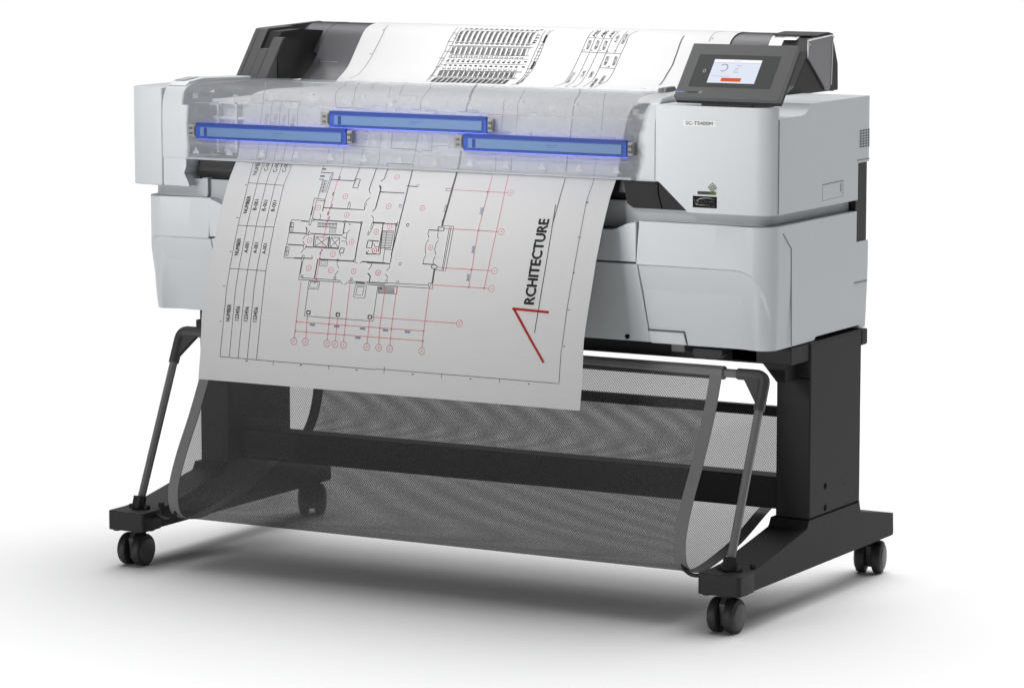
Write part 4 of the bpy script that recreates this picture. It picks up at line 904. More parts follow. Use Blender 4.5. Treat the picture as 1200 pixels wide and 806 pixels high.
    'table"],["G",9,[[-3314,2009],[-3290,1661],[-3274,1454],[-3263,1247],[-3270,1043],[-3287,838],[-3302,634],[-3316,429]],"sheet_border"],["G",9,[[-4087,3'
    '618],[-3834,3613],[-3581,3608],[-3330,3603]],"number_table"],["G",9,[[-4075,2804],[-3821,2805],[-3567,2806],[-3315,2808]],"number_table"],["G",9,[[-40'
    '79,2009],[-3823,2009],[-3568,2009],[-3314,2009]],"number_table"],["G",9,[[-4089,425],[-3861,424],[-3633,422],[-3406,420],[-3180,419],[-2955,417],[-272'
    '6,417],[-2498,417],[-2271,417],[-2045,417],[-1819,417],[-1576,417],[-1334,417],[-1093,417],[-853,416]],"sheet_border"],["G",9,[[-854,428],[-642,429],['
    '-430,429],[-219,429],[-9,429],[200,429],[409,429],[617,429],[825,429],[1032,430],[1251,429],[1470,428],[1687,427],[1904,427],[2121,426],[2336,425],[25'
    '51,425],[2765,424],[2768,614],[2773,804],[2779,994]],"sheet_border"],["G",9,[[2783,4056],[2784,3811],[2776,3575],[2789,3363],[2799,3154],[2804,2947],['
    '2808,2734],[2810,2522],[2806,2312],[2804,2102],[2801,1892],[2798,1682],[2805,1452],[2807,1224],[2791,997]],"sheet_border"],["G",14,[[2247,1247],[2253,'
    '1472],[2256,1698],[2258,1925],[2259,2109],[2260,2294],[2261,2479],[2259,2665],[2251,2872],[2240,3080],[2224,3292],[2204,3507]],"sheet_border"],["G",14'
    ',[[2232,4019],[2247,3773],[2250,3540],[2243,3315],[2232,3093]],"sheet_border"],["K",14,[[-3539,385],[-3495,388]],"sheet_border"],["K",14,[[-2402,389],'
    '[-2359,392]],"sheet_border"],["K",14,[[-1254,384],[-1212,387]],"sheet_border"],["K",14,[[-118,383],[-77,386]],"sheet_border"],["G",9,[[-2956,428],[-29'
    '58,351]],"sheet_border"],["G",9,[[-1807,429],[-1810,353]],"sheet_border"],["G",9,[[-674,480],[-677,351]],"sheet_border"],["K",14,[[2174,378],[2207,380'
    ']],"sheet_border"],["K",14,[[1035,386],[1069,388]],"sheet_border"],["G",9,[[478,426],[477,357]],"sheet_border"],["G",9,[[1621,426],[1620,358]],"sheet_'
    'border"],["G",9,[[2794,1682],[2858,1682]],"sheet_border"],["K",16,[[2806,2317],[2830,2319]],"sheet_border"],["K",16,[[2826,1058],[2850,1059]],"sheet_b'
    'order"],["K",18,[[2776,3575],[2820,3577]],"sheet_border"],["G",9,[[2765,2945],[2837,2941]],"sheet_border"],["K",14,[[-4138,3574],[-4108,3575]],"number'
    '_table"],["K",14,[[-4133,2313],[-4104,2315]],"number_table"],["K",14,[[-4116,1048],[-4086,1050]],"number_table"],["G",9,[[-4090,2943],[-4155,2944]],"n'
    'umber_table"],["G",9,[[-4099,1688],[-4163,1689]],"number_table"],["A",36,[[1751,1636],[2106,1625],[2464,1614]],"sheet_border"],["A",36,[[1785,1631],[1'
    '907,1482],[2028,1333],[2144,1186],[2300,972],[2453,758]],"sheet_border"],["G",9,[[-2628,5135],[-3609,6878],[-4282,8186],[-4104,8212]],"floor_plan"],["'
    'G",9,[[-3665,6967],[-3441,6978],[-3218,6989],[-2996,7000],[-3631,8085],[-3604,8206]],"floor_plan"],["G",9,[[-3464,7803],[-3102,7839],[-1690,5462]],"fl'
    'oor_plan"],["G",9,[[-2635,5142],[-2397,5142],[-2160,5141],[-1924,5140]],"floor_plan"],["G",9,[[-2294,5143],[-2381,5416],[-3802,7776],[-3996,8179]],"fl'
    'oor_plan"],["G",14,[[-1608,5689],[-1344,5671],[-1083,5655]],"floor_plan"],["G",9,[[-1608,5689],[-2974,8056],[-2967,8223]],"floor_plan"],["G",9,[[-2469'
    ',8230],[-1083,5655],[-888,5125]],"floor_plan"],["G",9,[[-1603,5117],[-1633,5287]],"floor_plan"],["G",9,[[-1381,5095],[-1394,5173],[-1161,5166],[-928,5'
    '159]],"floor_plan"],["G",9,[[-806,5129],[-710,5161],[-576,5149],[-563,5069]],"floor_plan"],["G",14,[[-1362,4714],[-1351,4431],[-1096,4429],[-842,4426]'
    ',[-836,4733]],"floor_plan"],["G",9,[[-835,4416],[-737,4370],[-664,4452]],"floor_plan"],["G",9,[[-658,4417],[-515,4416],[-549,4723]],"floor_plan"],["G"'
    ',9,[[-504,4485],[-357,4522],[-189,4508]],"floor_plan"],["G",9,[[-1584,4685],[-1574,4433],[-1941,4440],[-2183,4441]],"floor_plan"],["G",9,[[-1918,4419]'
    ',[-1905,4106],[-1554,4099],[-1553,4223],[-1573,4429]],"floor_plan"],["G",9,[[-1365,4072],[-1365,4161],[-1101,4161],[-838,4161],[-829,4074]],"floor_pla'
    'n"],["G",9,[[-836,4420],[-861,4176]],"floor_plan"],["G",9,[[-2622,4371],[-2593,4062]],"floor_plan"],["G",9,[[-2319,4425],[-2257,4041]],"floor_plan"],['
    '"G",9,[[-1915,4567],[-1812,4561],[-1824,4676]],"floor_plan"],["G",34,[[-1486,8244],[-1451,8021],[-42,5461],[34,5149]],"floor_plan"],["G",9,[[-144,5154'
    '],[20,5156],[281,5147]],"floor_plan"],["G",9,[[281,5147],[207,5192],[55,5191]],"floor_plan"],["R",8,[[476,5119],[716,5121],[955,5122],[1193,5124]],"fl'
    'oor_plan"],["G",9,[[578,5619],[760,5198],[796,4980],[814,4774]],"floor_plan"],["G",9,[[-432,8122],[846,5681],[1066,5142],[1095,4869]],"floor_plan"],["'
    'G",16,[[670,8226],[2063,5408],[2143,5146],[2168,4945],[2181,4753]],"floor_plan"],["G",16,[[2179,4436],[2202,4158]],"floor_plan"],["G",34,[[78,4435],[8'
    '4,4070]],"floor_plan"],["G",9,[[786,4381],[825,4094]],"floor_plan"],["G",9,[[1099,4373],[1132,4109]],"floor_plan"],["G",9,[[-5900,8149],[-4961,6565],['
    '-4211,5220],[-4169,4982],[-4152,4761]],"number_table"],["G",9,[[-4968,6557],[-4821,6488]],"number_table"],["G",9,[[-4189,5229],[-3932,5230],[-3676,523'
    '2],[-3420,5233]],"number_table"],["G",9,[[-4014,5228],[-3983,5034],[-3925,4748]],"number_table"],["G",9,[[-3815,5229],[-3796,5041],[-3735,4755]],"numb'
    'er_table"],["G",9,[[-3617,5231],[-3609,5048],[-3545,4762]],"number_table"],["G",9,[[-3420,5232],[-3423,5055],[-3356,4769]],"number_table"],["G",9,[[-4'
    '104,4420],[-4109,4193],[-4069,3942]],"number_table"],["G",9,[[-3911,4427],[-3921,4201],[-3888,3951]],"number_table"],["G",9,[[-3718,4435],[-3734,4208]'
    ',[-3708,3959]],"number_table"],["G",9,[[-3526,4442],[-3548,4216],[-3528,3968]],"number_table"],["G",9,[[-3335,4449],[-3362,4224],[-3348,3976]],"number'
    '_table"],["G",9,[[1273,8049],[2665,5351],[2732,5102],[2760,4893]],"sheet_border"],["G",9,[[2753,4412],[2743,4233],[2755,4039]],"sheet_border"],["G",30'
    ',[[-2404,9767],[-2344,9765]],"seating_plan"],["K",12,[[-2419,9656],[-2415,9528],[-2410,9373]],"seating_plan"],["K",12,[[-2397,9657],[-2393,9529],[-238'
    '8,9374]],"seating_plan"],["K",12,[[-2375,9658],[-2371,9529],[-2366,9375]],"seating_plan"],["K",14,[[-2420,9324],[-2366,9323]],"seating_plan"],["G",9,['
    '[-2422,9368],[-2419,9327]],"seating_plan"],["G",9,[[-2368,9367],[-2367,9326]],"seating_plan"],["K",13,[[-2423,9242],[-2418,9075]],"seating_plan"],["K"'
    ',13,[[-2401,9243],[-2396,9075]],"seating_plan"],["K",13,[[-2379,9244],[-2374,9076]],"seating_plan"],["K",14,[[-2428,8999],[-2424,9034],[-2373,9033],[-'
    '2378,8996]],"seating_plan"],["K",34,[[-2447,8907],[-2393,8907]],"seating_plan"],["G",14,[[-2432,8946],[-2388,8944]],"seating_plan"],["K",34,[[-2462,88'
    '09],[-2403,8808]],"seating_plan"],["K",16,[[-2453,8717],[-2399,8716]],"seating_plan"],["G",9,[[-2457,8761],[-2453,8717]],"seating_plan"],["G",9,[[-240'
    '3,8760],[-2399,8716]],"seating_plan"],["K",12,[[-2471,8659],[-2449,8492]],"seating_plan"],["K",12,[[-2452,8660],[-2430,8493]],"seating_plan"],["K",12,'
    '[[-2433,8661],[-2411,8494]],"seating_plan"],["K",12,[[-2413,8661],[-2392,8495]],"seating_plan"],["K",13,[[-2461,8425],[-2498,8270]],"seating_plan"],["'
    'K",13,[[-2440,8426],[-2477,8271]],"seating_plan"],["K",13,[[-2418,8428],[-2455,8272]],"seating_plan"],["K",13,[[-2397,8429],[-2434,8273]],"seating_pla'
    'n"],["G",30,[[-2294,9766],[-2234,9764]],"seating_plan"],["K",12,[[-2309,9656],[-2305,9528],[-2300,9373]],"seating_plan"],["K",12,[[-2287,9657],[-2284,'
    '9528],[-2278,9374]],"seating_plan"],["K",12,[[-2266,9658],[-2262,9529],[-2257,9375]],"seating_plan"],["K",14,[[-2311,9324],[-2257,9323]],"seating_plan'
    '"],["G",9,[[-2313,9368],[-2309,9327]],"seating_plan"],["G",9,[[-2258,9367],[-2258,9326]],"seating_plan"],["K",13,[[-2314,9242],[-2308,9075]],"seating_'
    'plan"],["K",13,[[-2292,9243],[-2287,9076]],"seating_plan"],["K",13,[[-2270,9244],[-2265,9076]],"seating_plan"],["K",14,[[-2319,9000],[-2315,9035],[-22'
    '63,9034],[-2269,8996]],"seating_plan"],["K",34,[[-2338,8908],[-2284,8907]],"seating_plan"],["G",14,[[-2323,8946],[-2279,8945]],"seating_plan"],["K",34'
    ',[[-2353,8809],[-2294,8808]],"seating_plan"],["K",16,[[-2344,8717],[-2290,8716]],"seating_plan"],["G",9,[[-2348,8761],[-2344,8717]],"seating_plan"],["'
    'G",9,[[-2294,8760],[-2290,8716]],"seating_plan"],["K",12,[[-2362,8660],[-2341,8492]],"seating_plan"],["K",12,[[-2343,8660],[-2321,8493]],"seating_plan'
    '"],["K",12,[[-2324,8661],[-2302,8494]],"seating_plan"],["K",12,[[-2305,8662],[-2283,8495]],"seating_plan"],["K",13,[[-2352,8426],[-2390,8271]],"seatin'
    'g_plan"],["K",13,[[-2331,8427],[-2368,8272]],"seating_plan"],["K",13,[[-2310,8429],[-2347,8273]],"seating_plan"],["K",13,[[-2289,8430],[-2325,8274]],"'
    'seating_plan"],["G",30,[[-2184,9766],[-2124,9763]],"seating_plan"],["K",12,[[-2199,9655],[-2196,9528],[-2191,9373]],"seating_plan"],["K",12,[[-2178,96'
    '56],[-2174,9528],[-2169,9374]],"seating_plan"],["K",12,[[-2156,9657],[-2152,9529],[-2147,9375]],"seating_plan"],["K",14,[[-2202,9324],[-2147,9323]],"s'
    'eating_plan"],["G",9,[[-2203,9368],[-2200,9327]],"seating_plan"],["G",9,[[-2149,9366],[-2148,9326]],"seating_plan"],["K",13,[[-2205,9242],[-2199,9075]'
    '],"seating_plan"],["K",13,[[-2183,9243],[-2178,9076]],"seating_plan"],["K",13,[[-2161,9244],[-2156,9076]],"seating_plan"],["K",14,[[-2210,9000],[-2206'
    ',9035],[-2154,9034],[-2160,8996]],"seating_plan"],["K",34,[[-2229,8908],[-2175,8907]],"seating_plan"],["G",14,[[-2214,8946],[-2170,8945]],"seating_pla'
    'n"],["K",34,[[-2244,8809],[-2185,8809]],"seating_plan"],["K",16,[[-2235,8718],[-2181,8717]],"seating_plan"],["G",9,[[-2240,8762],[-2235,8718]],"seatin'
    'g_plan"],["G",9,[[-2185,8761],[-2181,8717]],"seating_plan"],["K",12,[[-2253,8660],[-2232,8493]],"seating_plan"],["K",12,[[-2234,8661],[-2213,8494]],"s'
    'eating_plan"],["K",12,[[-2215,8662],[-2194,8495]],"seating_plan"],["K",12,[[-2196,8663],[-2175,8496]],"seating_plan"],["K",13,[[-2244,8427],[-2281,827'
    '2]],"seating_plan"],["K",13,[[-2223,8428],[-2260,8273]],"seating_plan"],["K",13,[[-2202,8429],[-2239,8274]],"seating_plan"],["K",13,[[-2180,8431],[-22'
    '17,8275]],"seating_plan"],["G",30,[[-2075,9765],[-2015,9763]],"seating_plan"],["K",12,[[-2090,9655],[-2087,9527],[-2082,9373]],"seating_plan"],["K",12'
    ',[[-2068,9656],[-2065,9528],[-2060,9374]],"seating_plan"],["K",12,[[-2047,9657],[-2043,9529],[-2038,9375]],"seating_plan"],["K",14,[[-2093,9324],[-203'
    '8,9323]],"seating_plan"],["G",9,[[-2094,9367],[-2091,9327]],"seating_plan"],["G",9,[[-2040,9366],[-2039,9326]],"seating_plan"],["K",13,[[-2096,9243],['
    '-2090,9075]],"seating_plan"],["K",13,[[-2074,9243],[-2069,9076]],"seating_plan"],["K",13,[[-2052,9244],[-2047,9077]],"seating_plan"],["K",14,[[-2101,9'
    '000],[-2097,9035],[-2046,9034],[-2051,8996]],"seating_plan"],["K",34,[[-2120,8908],[-2066,8908]],"seating_plan"],["G",14,[[-2105,8946],[-2061,8945]],"'
    'seating_plan"],["K",34,[[-2136,8810],[-2077,8809]],"seating_plan"],["K",16,[[-2127,8718],[-2073,8717]],"seating_plan"],["G",9,[[-2131,8762],[-2127,871'
    '8]],"seating_plan"],["G",9,[[-2077,8761],[-2073,8717]],"seating_plan"],["K",12,[[-2145,8661],[-2124,8494]],"seating_plan"],["K",12,[[-2126,8662],[-210'
    '5,8495]],"seating_plan"],["K",12,[[-2107,8662],[-2086,8496]],"seating_plan"],["K",12,[[-2088,8663],[-2067,8497]],"seating_plan"],["K",13,[[-2136,8428]'
    ',[-2173,8273]],"seating_plan"],["K",13,[[-2115,8429],[-2152,8274]],"seating_plan"],["K",13,[[-2094,8430],[-2131,8275]],"seating_plan"],["K",13,[[-2072'
    ',8432],[-2109,8276]],"seating_plan"],["G",30,[[-1965,9764],[-1905,9762]],"seating_plan"],["K",12,[[-1981,9655],[-1978,9527],[-1973,9373]],"seating_pla'
    'n"],["K",12,[[-1959,9656],[-1956,9528],[-1951,9374]],"seating_plan"],["K",12,[[-1938,9657],[-1934,9529],[-1930,9375]],"seating_plan"],["K",14,[[-1984,'
    '9324],[-1930,9323]],"seating_plan"],["G",9,[[-1985,9367],[-1982,9327]],"seating_plan"],["G",9,[[-1931,9366],[-1931,9326]],"seating_plan"],["K",13,[[-1'
    '987,9243],[-1982,9075]],"seating_plan"],["K",13,[[-1965,9243],[-1960,9076]],"seating_plan"],["K",13,[[-1943,9244],[-1938,9077]],"seating_plan"],["K",1'
    '4,[[-1993,9000],[-1989,9035],[-1937,9034],[-1943,8997]],"seating_plan"],["K",34,[[-2012,8909],[-1958,8908]],"seating_plan"],["G",14,[[-1997,8947],[-19'
    '53,8946]],"seating_plan"],["K",34,[[-2027,8810],[-1968,8810]],"seating_plan"],["K",16,[[-2018,8719],[-1964,8718]],"seating_plan"],["G",9,[[-2022,8763]'
    ',[-2018,8719]],"seating_plan"],["G",9,[[-1968,8762],[-1964,8718]],"seating_plan"],["K",12,[[-2036,8661],[-2016,8495]],"seating_plan"],["K",12,[[-2017,'
    '8662],[-1997,8496]],"seating_plan"],["K",12,[[-1998,8663],[-1978,8497]],"seating_plan"],["K",12,[[-1979,8664],[-1959,8498]],"seating_plan"],["K",13,[['
    '-2028,8429],[-2065,8274]],"seating_plan"],["K",13,[[-2007,8430],[-2044,8275]],"seating_plan"],["K",13,[[-1986,8431],[-2023,8276]],"seating_plan"],["K"'
    ',13,[[-1964,8433],[-2001,8277]],"seating_plan"],["G",30,[[-1856,9764],[-1796,9761]],"seating_plan"],["K",12,[[-1872,9654],[-1869,9527],[-1864,9373]],"'
    'seating_plan"],["K",12,[[-1850,9655],[-1847,9528],[-1843,9374]],"seating_plan"],["K",12,[[-1829,9656],[-1825,9528],[-1821,9374]],"seating_plan"],["K",'
    '14,[[-1875,9324],[-1821,9323]],"seating_plan"],["G",9,[[-1877,9367],[-1874,9327]],"seating_plan"],["G",9,[[-1823,9366],[-1822,9326]],"seating_plan"],['
    '"K",13,[[-1878,9243],[-1873,9076]],"seating_plan"],["K",13,[[-1856,9243],[-1852,9076]],"seating_plan"],["K",13,[[-1835,9244],[-1830,9077]],"seating_pl'
    'an"],["K",14,[[-1884,9001],[-1880,9035],[-1829,9034],[-1834,8997]],"seating_plan"],["K",34,[[-1903,8909],[-1849,8908]],"seating_plan"],["G",14,[[-1888'
    ',8947],[-1844,8946]],"seating_plan"],["K",34,[[-1919,8811],[-1860,8810]],"seating_plan"],["K",16,[[-1910,8719],[-1856,8718]],"seating_plan"],["G",9,[['
    '-1914,8763],[-1910,8719]],"seating_plan"],["G",9,[[-1860,8762],[-1856,8718]],"seating_plan"],["K",12,[[-1928,8662],[-1908,8496]],"seating_plan"],["K",'
    '12,[[-1909,8663],[-1889,8497]],"seating_plan"],["K",12,[[-1890,8664],[-1870,8498]],"seating_plan"],["K",12,[[-1871,8664],[-1851,8499]],"seating_plan"]'
    ',["K",13,[[-1920,8430],[-1958,8275]],"seating_plan"],["K",13,[[-1899,8431],[-1936,8276]],"seating_plan"],["K",13,[[-1878,8432],[-1915,8277]],"seating_'
    'plan"],["K",13,[[-1857,8434],[-1894,8278]],"seating_plan"],["G",30,[[-1747,9763],[-1687,9761]],"seating_plan"],["K",12,[[-1763,9654],[-1760,9527],[-17'
    '56,9373]],"seating_plan"],["K",12,[[-1741,9655],[-1738,9527],[-1734,9374]],"seating_plan"],["K",12,[[-1720,9656],[-1717,9528],[-1712,9374]],"seating_p'
    'lan"],["K",14,[[-1766,9324],[-1713,9323]],"seating_plan"],["G",9,[[-1768,9367],[-1765,9327]],"seating_plan"],["G",9,[[-1714,9366],[-1714,9326]],"seati'
    'ng_plan"],["K",13,[[-1770,9243],[-1765,9076]],"seating_plan"],["K",13,[[-1748,9243],[-1743,9076]],"seating_plan"],["K",13,[[-1726,9244],[-1722,9077]],'
    '"seating_plan"],["K",14,[[-1776,9001],[-1772,9036],[-1720,9035],[-1726,8997]],"seating_plan"],["K",34,[[-1795,8909],[-1741,8908]],"seating_plan"],["G"'
    ',14,[[-1780,8947],[-1736,8946]],"seating_plan"],["K",34,[[-1811,8811],[-1752,8810]],"seating_plan"],["K",16,[[-1802,8720],[-1748,8719]],"seating_plan"'
    '],["G",9,[[-1806,8763],[-1802,8720]],"seating_plan"],["G",9,[[-1752,8763],[-1748,8719]],"seating_plan"],["K",12,[[-1820,8663],[-1800,8497]],"seating_p'
    'lan"],["K",12,[[-1801,8663],[-1781,8498]],"seating_plan"],["K",12,[[-1782,8664],[-1762,8499]],"seating_plan"],["K",12,[[-1763,8665],[-1744,8500]],"sea'
    'ting_plan"],["K",13,[[-1813,8431],[-1850,8276]],"seating_plan"],["K",13,[[-1792,8432],[-1829,8277]],"seating_plan"],["K",13,[[-1770,8433],[-1807,8278]'
    '],"seating_plan"],["K",13,[[-1749,8435],[-1786,8279]],"seating_plan"],["G",30,[[-1638,9762],[-1578,9760]],"seating_plan"],["K",12,[[-1654,9653],[-1651'
    ',9527],[-1647,9373]],"seating_plan"],["K",12,[[-1633,9654],[-1630,9527],[-1626,9374]],"seating_plan"],["K",12,[[-1611,9655],[-1608,9528],[-1604,9374]]'
    ',"seating_plan"],["K",14,[[-1658,9324],[-1604,9323]],"seating_plan"],["G",9,[[-1660,9367],[-1657,9327]],"seating_plan"],["G",9,[[-1606,9366],[-1605,93'
    '26]],"seating_plan"],["K",13,[[-1661,9243],[-1657,9076]],"seating_plan"],["K",13,[[-1640,9243],[-1635,9077]],"seating_plan"],["K",13,[[-1618,9244],[-1'
    '614,9077]],"seating_plan"],["K",14,[[-1668,9001],[-1664,9036],[-1612,9035],[-1618,8997]],"seating_plan"],["K",34,[[-1687,8910],[-1633,8909]],"seating_'
    'plan"],["G",14,[[-1672,8948],[-1628,8946]],"seating_plan"],["K",34,[[-1702,8811],[-1644,8811]],"seating_plan"],["K",16,[[-1694,8720],[-1640,8719]],"se'
    'ating_plan"],["G",9,[[-1698,8764],[-1694,8720]],"seating_plan"],["G",9,[[-1644,8763],[-1640,8719]],"seating_plan"],["K",12,[[-1712,8663],[-1693,8497]]'
    ',"seating_plan"],["K",12,[[-1693,8664],[-1674,8498]],"seating_plan"],["K",12,[[-1674,8665],[-1655,8499]],"seating_plan"],["K",12,[[-1655,8666],[-1636,'
    '8500]],"seating_plan"],["K",13,[[-1705,8432],[-1743,8277]],"seating_plan"],["K",13,[[-1684,8433],[-1721,8278]],"seating_plan"],["K",13,[[-1663,8434],['
    '-1700,8279]],"seating_plan"],["K",13,[[-1642,8436],[-1679,8280]],"seating_plan"],["G",30,[[-1529,9762],[-1469,9759]],"seating_plan"],["K",12,[[-1545,9'
    '653],[-1543,9526],[-1539,9373]],"seating_plan"],["K",12,[[-1524,9654],[-1522,9527],[-1517,9374]],"seating_plan"],["K",12,[[-1503,9655],[-1500,9528],[-'
    '1496,9374]],"seating_plan"],["K",14,[[-1550,9324],[-1496,9323]],"seating_plan"],["G",9,[[-1551,9367],[-1548,9327]],"seating_plan"],["G",9,[[-1498,9366'
    '],[-1497,9326]],"seating_plan"],["K",13,[[-1553,9243],[-1549,9076]],"seating_plan"],["K",13,[[-1532,9243],[-1527,9077]],"seating_plan"],["K",13,[[-151'
    '0,9244],[-1506,9077]],"seating_plan"],["K",14,[[-1560,9001],[-1556,9036],[-1504,9035],[-1510,8998]],"seating_plan"],["K",34,[[-1579,8910],[-1525,8909]'
    '],"seating_plan"],["G",14,[[-1564,8948],[-1520,8947]],"seating_plan"],["K",34,[[-1595,8812],[-1536,8811]],"seating_plan"],["K",16,[[-1586,8721],[-1533'
    ',8720]],"seating_plan"],["G",9,[[-1590,8764],[-1586,8721]],"seating_plan"],["G",9,[[-1537,8763],[-1533,8720]],"seating_plan"],["K",12,[[-1605,8664],[-'
    '1585,8498]],"seating_plan"],["K",12,[[-1586,8665],[-1566,8499]],"seating_plan"],["K",12,[[-1567,8665],[-1548,8500]],"seating_plan"],["K",12,[[-1548,86'
    '66],[-1529,8501]],"seating_plan"],["K",13,[[-1598,8433],[-1635,8278]],"seating_plan"],["K",13,[[-1577,8434],[-1614,8279]],"seating_plan"],["K",13,[[-1'
    '556,8435],[-1593,8280]],"seating_plan"],["K",13,[[-1535,8436],[-1572,8281]],"seating_plan"],["G",30,[[-1420,9761],[-1361,9759]],"seating_plan"],["K",1'
    '2,[[-1437,9653],[-1435,9526],[-1431,9373]],"seating_plan"],["K",12,[[-1416,9654],[-1413,9527],[-1409,9374]],"seating_plan"],["K",12,[[-1394,9655],[-13'
    '92,9528],[-1388,9374]],"seating_plan"],["K",14,[[-1442,9324],[-1388,9323]],"seating_plan"],["G",9,[[-1443,9367],[-1440,9327]],"seating_plan"],["G",9,['
    '[-1390,9366],[-1389,9326]],"seating_plan"],["K",13,[[-1445,9243],[-1441,9076]],"seating_plan"],["K",13,[[-1424,9243],[-1419,9077]],"seating_plan"],["K'
    '",13,[[-1402,9244],[-1398,9078]],"seating_plan"],["K",14,[[-1452,9001],[-1448,9036],[-1397,9035],[-1402,8998]],"seating_plan"],["K",34,[[-1471,8910],['
    '-1418,8909]],"seating_plan"],["G",14,[[-1456,8948],[-1412,8947]],"seating_plan"],["K",34,[[-1487,8812],[-1429,8811]],"seating_plan"],["K",16,[[-1479,8'
    '721],[-1425,8720]],"seating_plan"],["G",9,[[-1483,8765],[-1479,8721]],"seating_plan"],["G",9,[[-1429,8764],[-1425,8720]],"seating_plan"],["K",12,[[-14'
    '97,8664],[-1478,8499]],"seating_plan"],["K",12,[[-1478,8665],[-1459,8500]],"seating_plan"],["K",12,[[-1459,8666],[-1440,8501]],"seating_plan"],["K",12'
    ',[[-1440,8667],[-1422,8502]],"seating_plan"],["K",13,[[-1491,8434],[-1528,8279]],"seating_plan"],["K",13,[[-1470,8435],[-1507,8280]],"seating_plan"],['
    '"K",13,[[-1449,8436],[-1486,8281]],"seating_plan"],["K",13,[[-1428,8437],[-1465,8282]],"seating_plan"],["G",30,[[-1312,9760],[-1253,9758]],"seating_pl'
    'an"],["K",12,[[-1329,9652],[-1327,9526],[-1323,9373]],"seating_plan"],["K",12,[[-1307,9653],[-1305,9527],[-1302,9373]],"seating_plan"],["K",12,[[-1286'
    ',9654],[-1284,9527],[-1280,9374]],"seating_plan"],["K",14,[[-1334,9324],[-1280,9323]],"seating_plan"],["G",9,[[-1335,9367],[-1333,9327]],"seating_plan'
    '"],["G",9,[[-1282,9366],[-1281,9326]],"seating_plan"],["K",13,[[-1337,9243],[-1333,9076]],"seating_plan"],["K",13,[[-1316,9244],[-1312,9077]],"seating'
    '_plan"],["K",13,[[-1294,9244],[-1290,9078]],"seating_plan"],["K",14,[[-1344,9002],[-1340,9036],[-1289,9035],[-1295,8998]],"seating_plan"],["K",34,[[-1'
    '364,8911],[-1310,8910]],"seating_plan"],["G",14,[[-1349,8948],[-1305,8947]],"seating_plan"],["K",34,[[-1379,8813],[-1321,8812]],"seating_plan"],["K",1'
    '6,[[-1371,8722],[-1318,8721]],"seating_plan"],["G",9,[[-1375,8765],[-1371,8722]],"seating_plan"],["G",9,[[-1322,8764],[-1318,8721]],"seating_plan"],["'
    'K",12,[[-1390,8665],[-1371,8500]],"seating_plan"],["K",12,[[-1371,8666],[-1352,8501]],"seating_plan"],["K",12,[[-1352,8667],[-1333,8502]],"seating_pla'
    'n"],["K",12,[[-1333,8667],[-1315,8503]],"seating_plan"],["K",13,[[-1384,8435],[-1421,8280]],"seating_plan"],["K",13,[[-1363,8436],[-1400,8281]],"seati'
    'ng_plan"],["K",13,[[-1342,8437],[-1379,8282]],"seating_plan"],["K",13,[[-1321,8438],[-1358,8283]],"seating_plan"],["G",30,[[-1204,9760],[-1144,9758]],'
    '"seating_plan"],["K",12,[[-1221,9652],[-1219,9526],[-1215,9373]],"seating_plan"],["K",12,[[-1199,9653],[-1198,9526],[-1194,9373]],"seating_plan"],["K"'
    ',12,[[-1178,9654],[-1176,9527],[-1172,9374]],"seating_plan"],["K",14,[[-1226,9324],[-1173,9323]],"seating_plan"],["G",9,[[-1228,9367],[-1225,9327]],"s'
    'eating_plan"],["G",9,[[-1174,9366],[-1174,9326]],"seating_plan"],["K",13,[[-1230,9243],[-1226,9077]],"seating_plan"],["K",13,[[-1208,9244],[-1204,9077'
    ']],"seating_plan"],["K",13,[[-1187,9244],[-1183,9078]],"seating_plan"],["K",14,[[-1237,9002],[-1233,9037],[-1182,9036],[-1187,8998]],"seating_plan"],['
    '"K",34,[[-1256,8911],[-1203,8910]],"seating_plan"],["G",14,[[-1241,8949],[-1198,8947]],"seating_plan"],["K",34,[[-1272,8813],[-1214,8812]],"seating_pl'
    'an"],["K",16,[[-1264,8722],[-1211,8721]],"seating_plan"],["G",9,[[-1268,8766],[-1264,8722]],"seating_plan"],["G",9,[[-1214,8765],[-1211,8721]],"seatin'
    'g_plan"],["K",12,[[-1283,8665],[-1264,8501]],"seating_plan"],["K",12,[[-1264,8666],[-1245,8502]],"seating_plan"],["K",12,[[-1245,8667],[-1227,8503]],"'
    'seating_plan"],["K",12,[[-1226,8668],[-1208,8504]],"seating_plan"],["K",13,[[-1277,8436],[-1314,8280]],"seating_plan"],["K",13,[[-1256,8437],[-1293,82'
    '82]],"seating_plan"],["K",13,[[-1235,8438],[-1272,8283]],"seating_plan"],["K",13,[[-1214,8439],[-1251,8284]],"seating_plan"],["G",30,[[-1096,9759],[-1'
    '036,9757]],"seating_plan"],["K",12,[[-1113,9652],[-1111,9526],[-1108,9373]],"seating_plan"],["K",12,[[-1092,9652],[-1090,9526],[-1086,9373]],"seating_'
    'plan"],["K",12,[[-1070,9653],[-1069,9527],[-1065,9374]],"seating_plan"],["K",14,[[-1119,9324],[-1065,9323]],"seating_plan"],["G",9,[[-1120,9367],[-111'
    '7,9327]],"seating_plan"],["G",9,[[-1067,9366],[-1066,9326]],"seating_plan"],["K",13,[[-1122,9243],[-1118,9077]],"seating_plan"],["K",13,[[-1101,9244],'
    '[-1097,9077]],"seating_plan"],["K",13,[[-1079,9244],[-1076,9078]],"seating_plan"],["K",14,[[-1130,9002],[-1125,9037],[-1075,9036],[-1080,8999]],"seati'
    'ng_plan"],["K",34,[[-1149,8911],[-1096,8910]],"seating_plan"],["G",14,[[-1134,8949],[-1090,8948]],"seating_plan"],["K",34,[[-1165,8813],[-1107,8813]],'
    '"seating_plan"],["K",16,[[-1157,8723],[-1104,8722]],"seating_plan"],["G",9,[[-1161,8766],[-1157,8723]],"seating_plan"],["G",9,[[-1107,8765],[-1104,872'
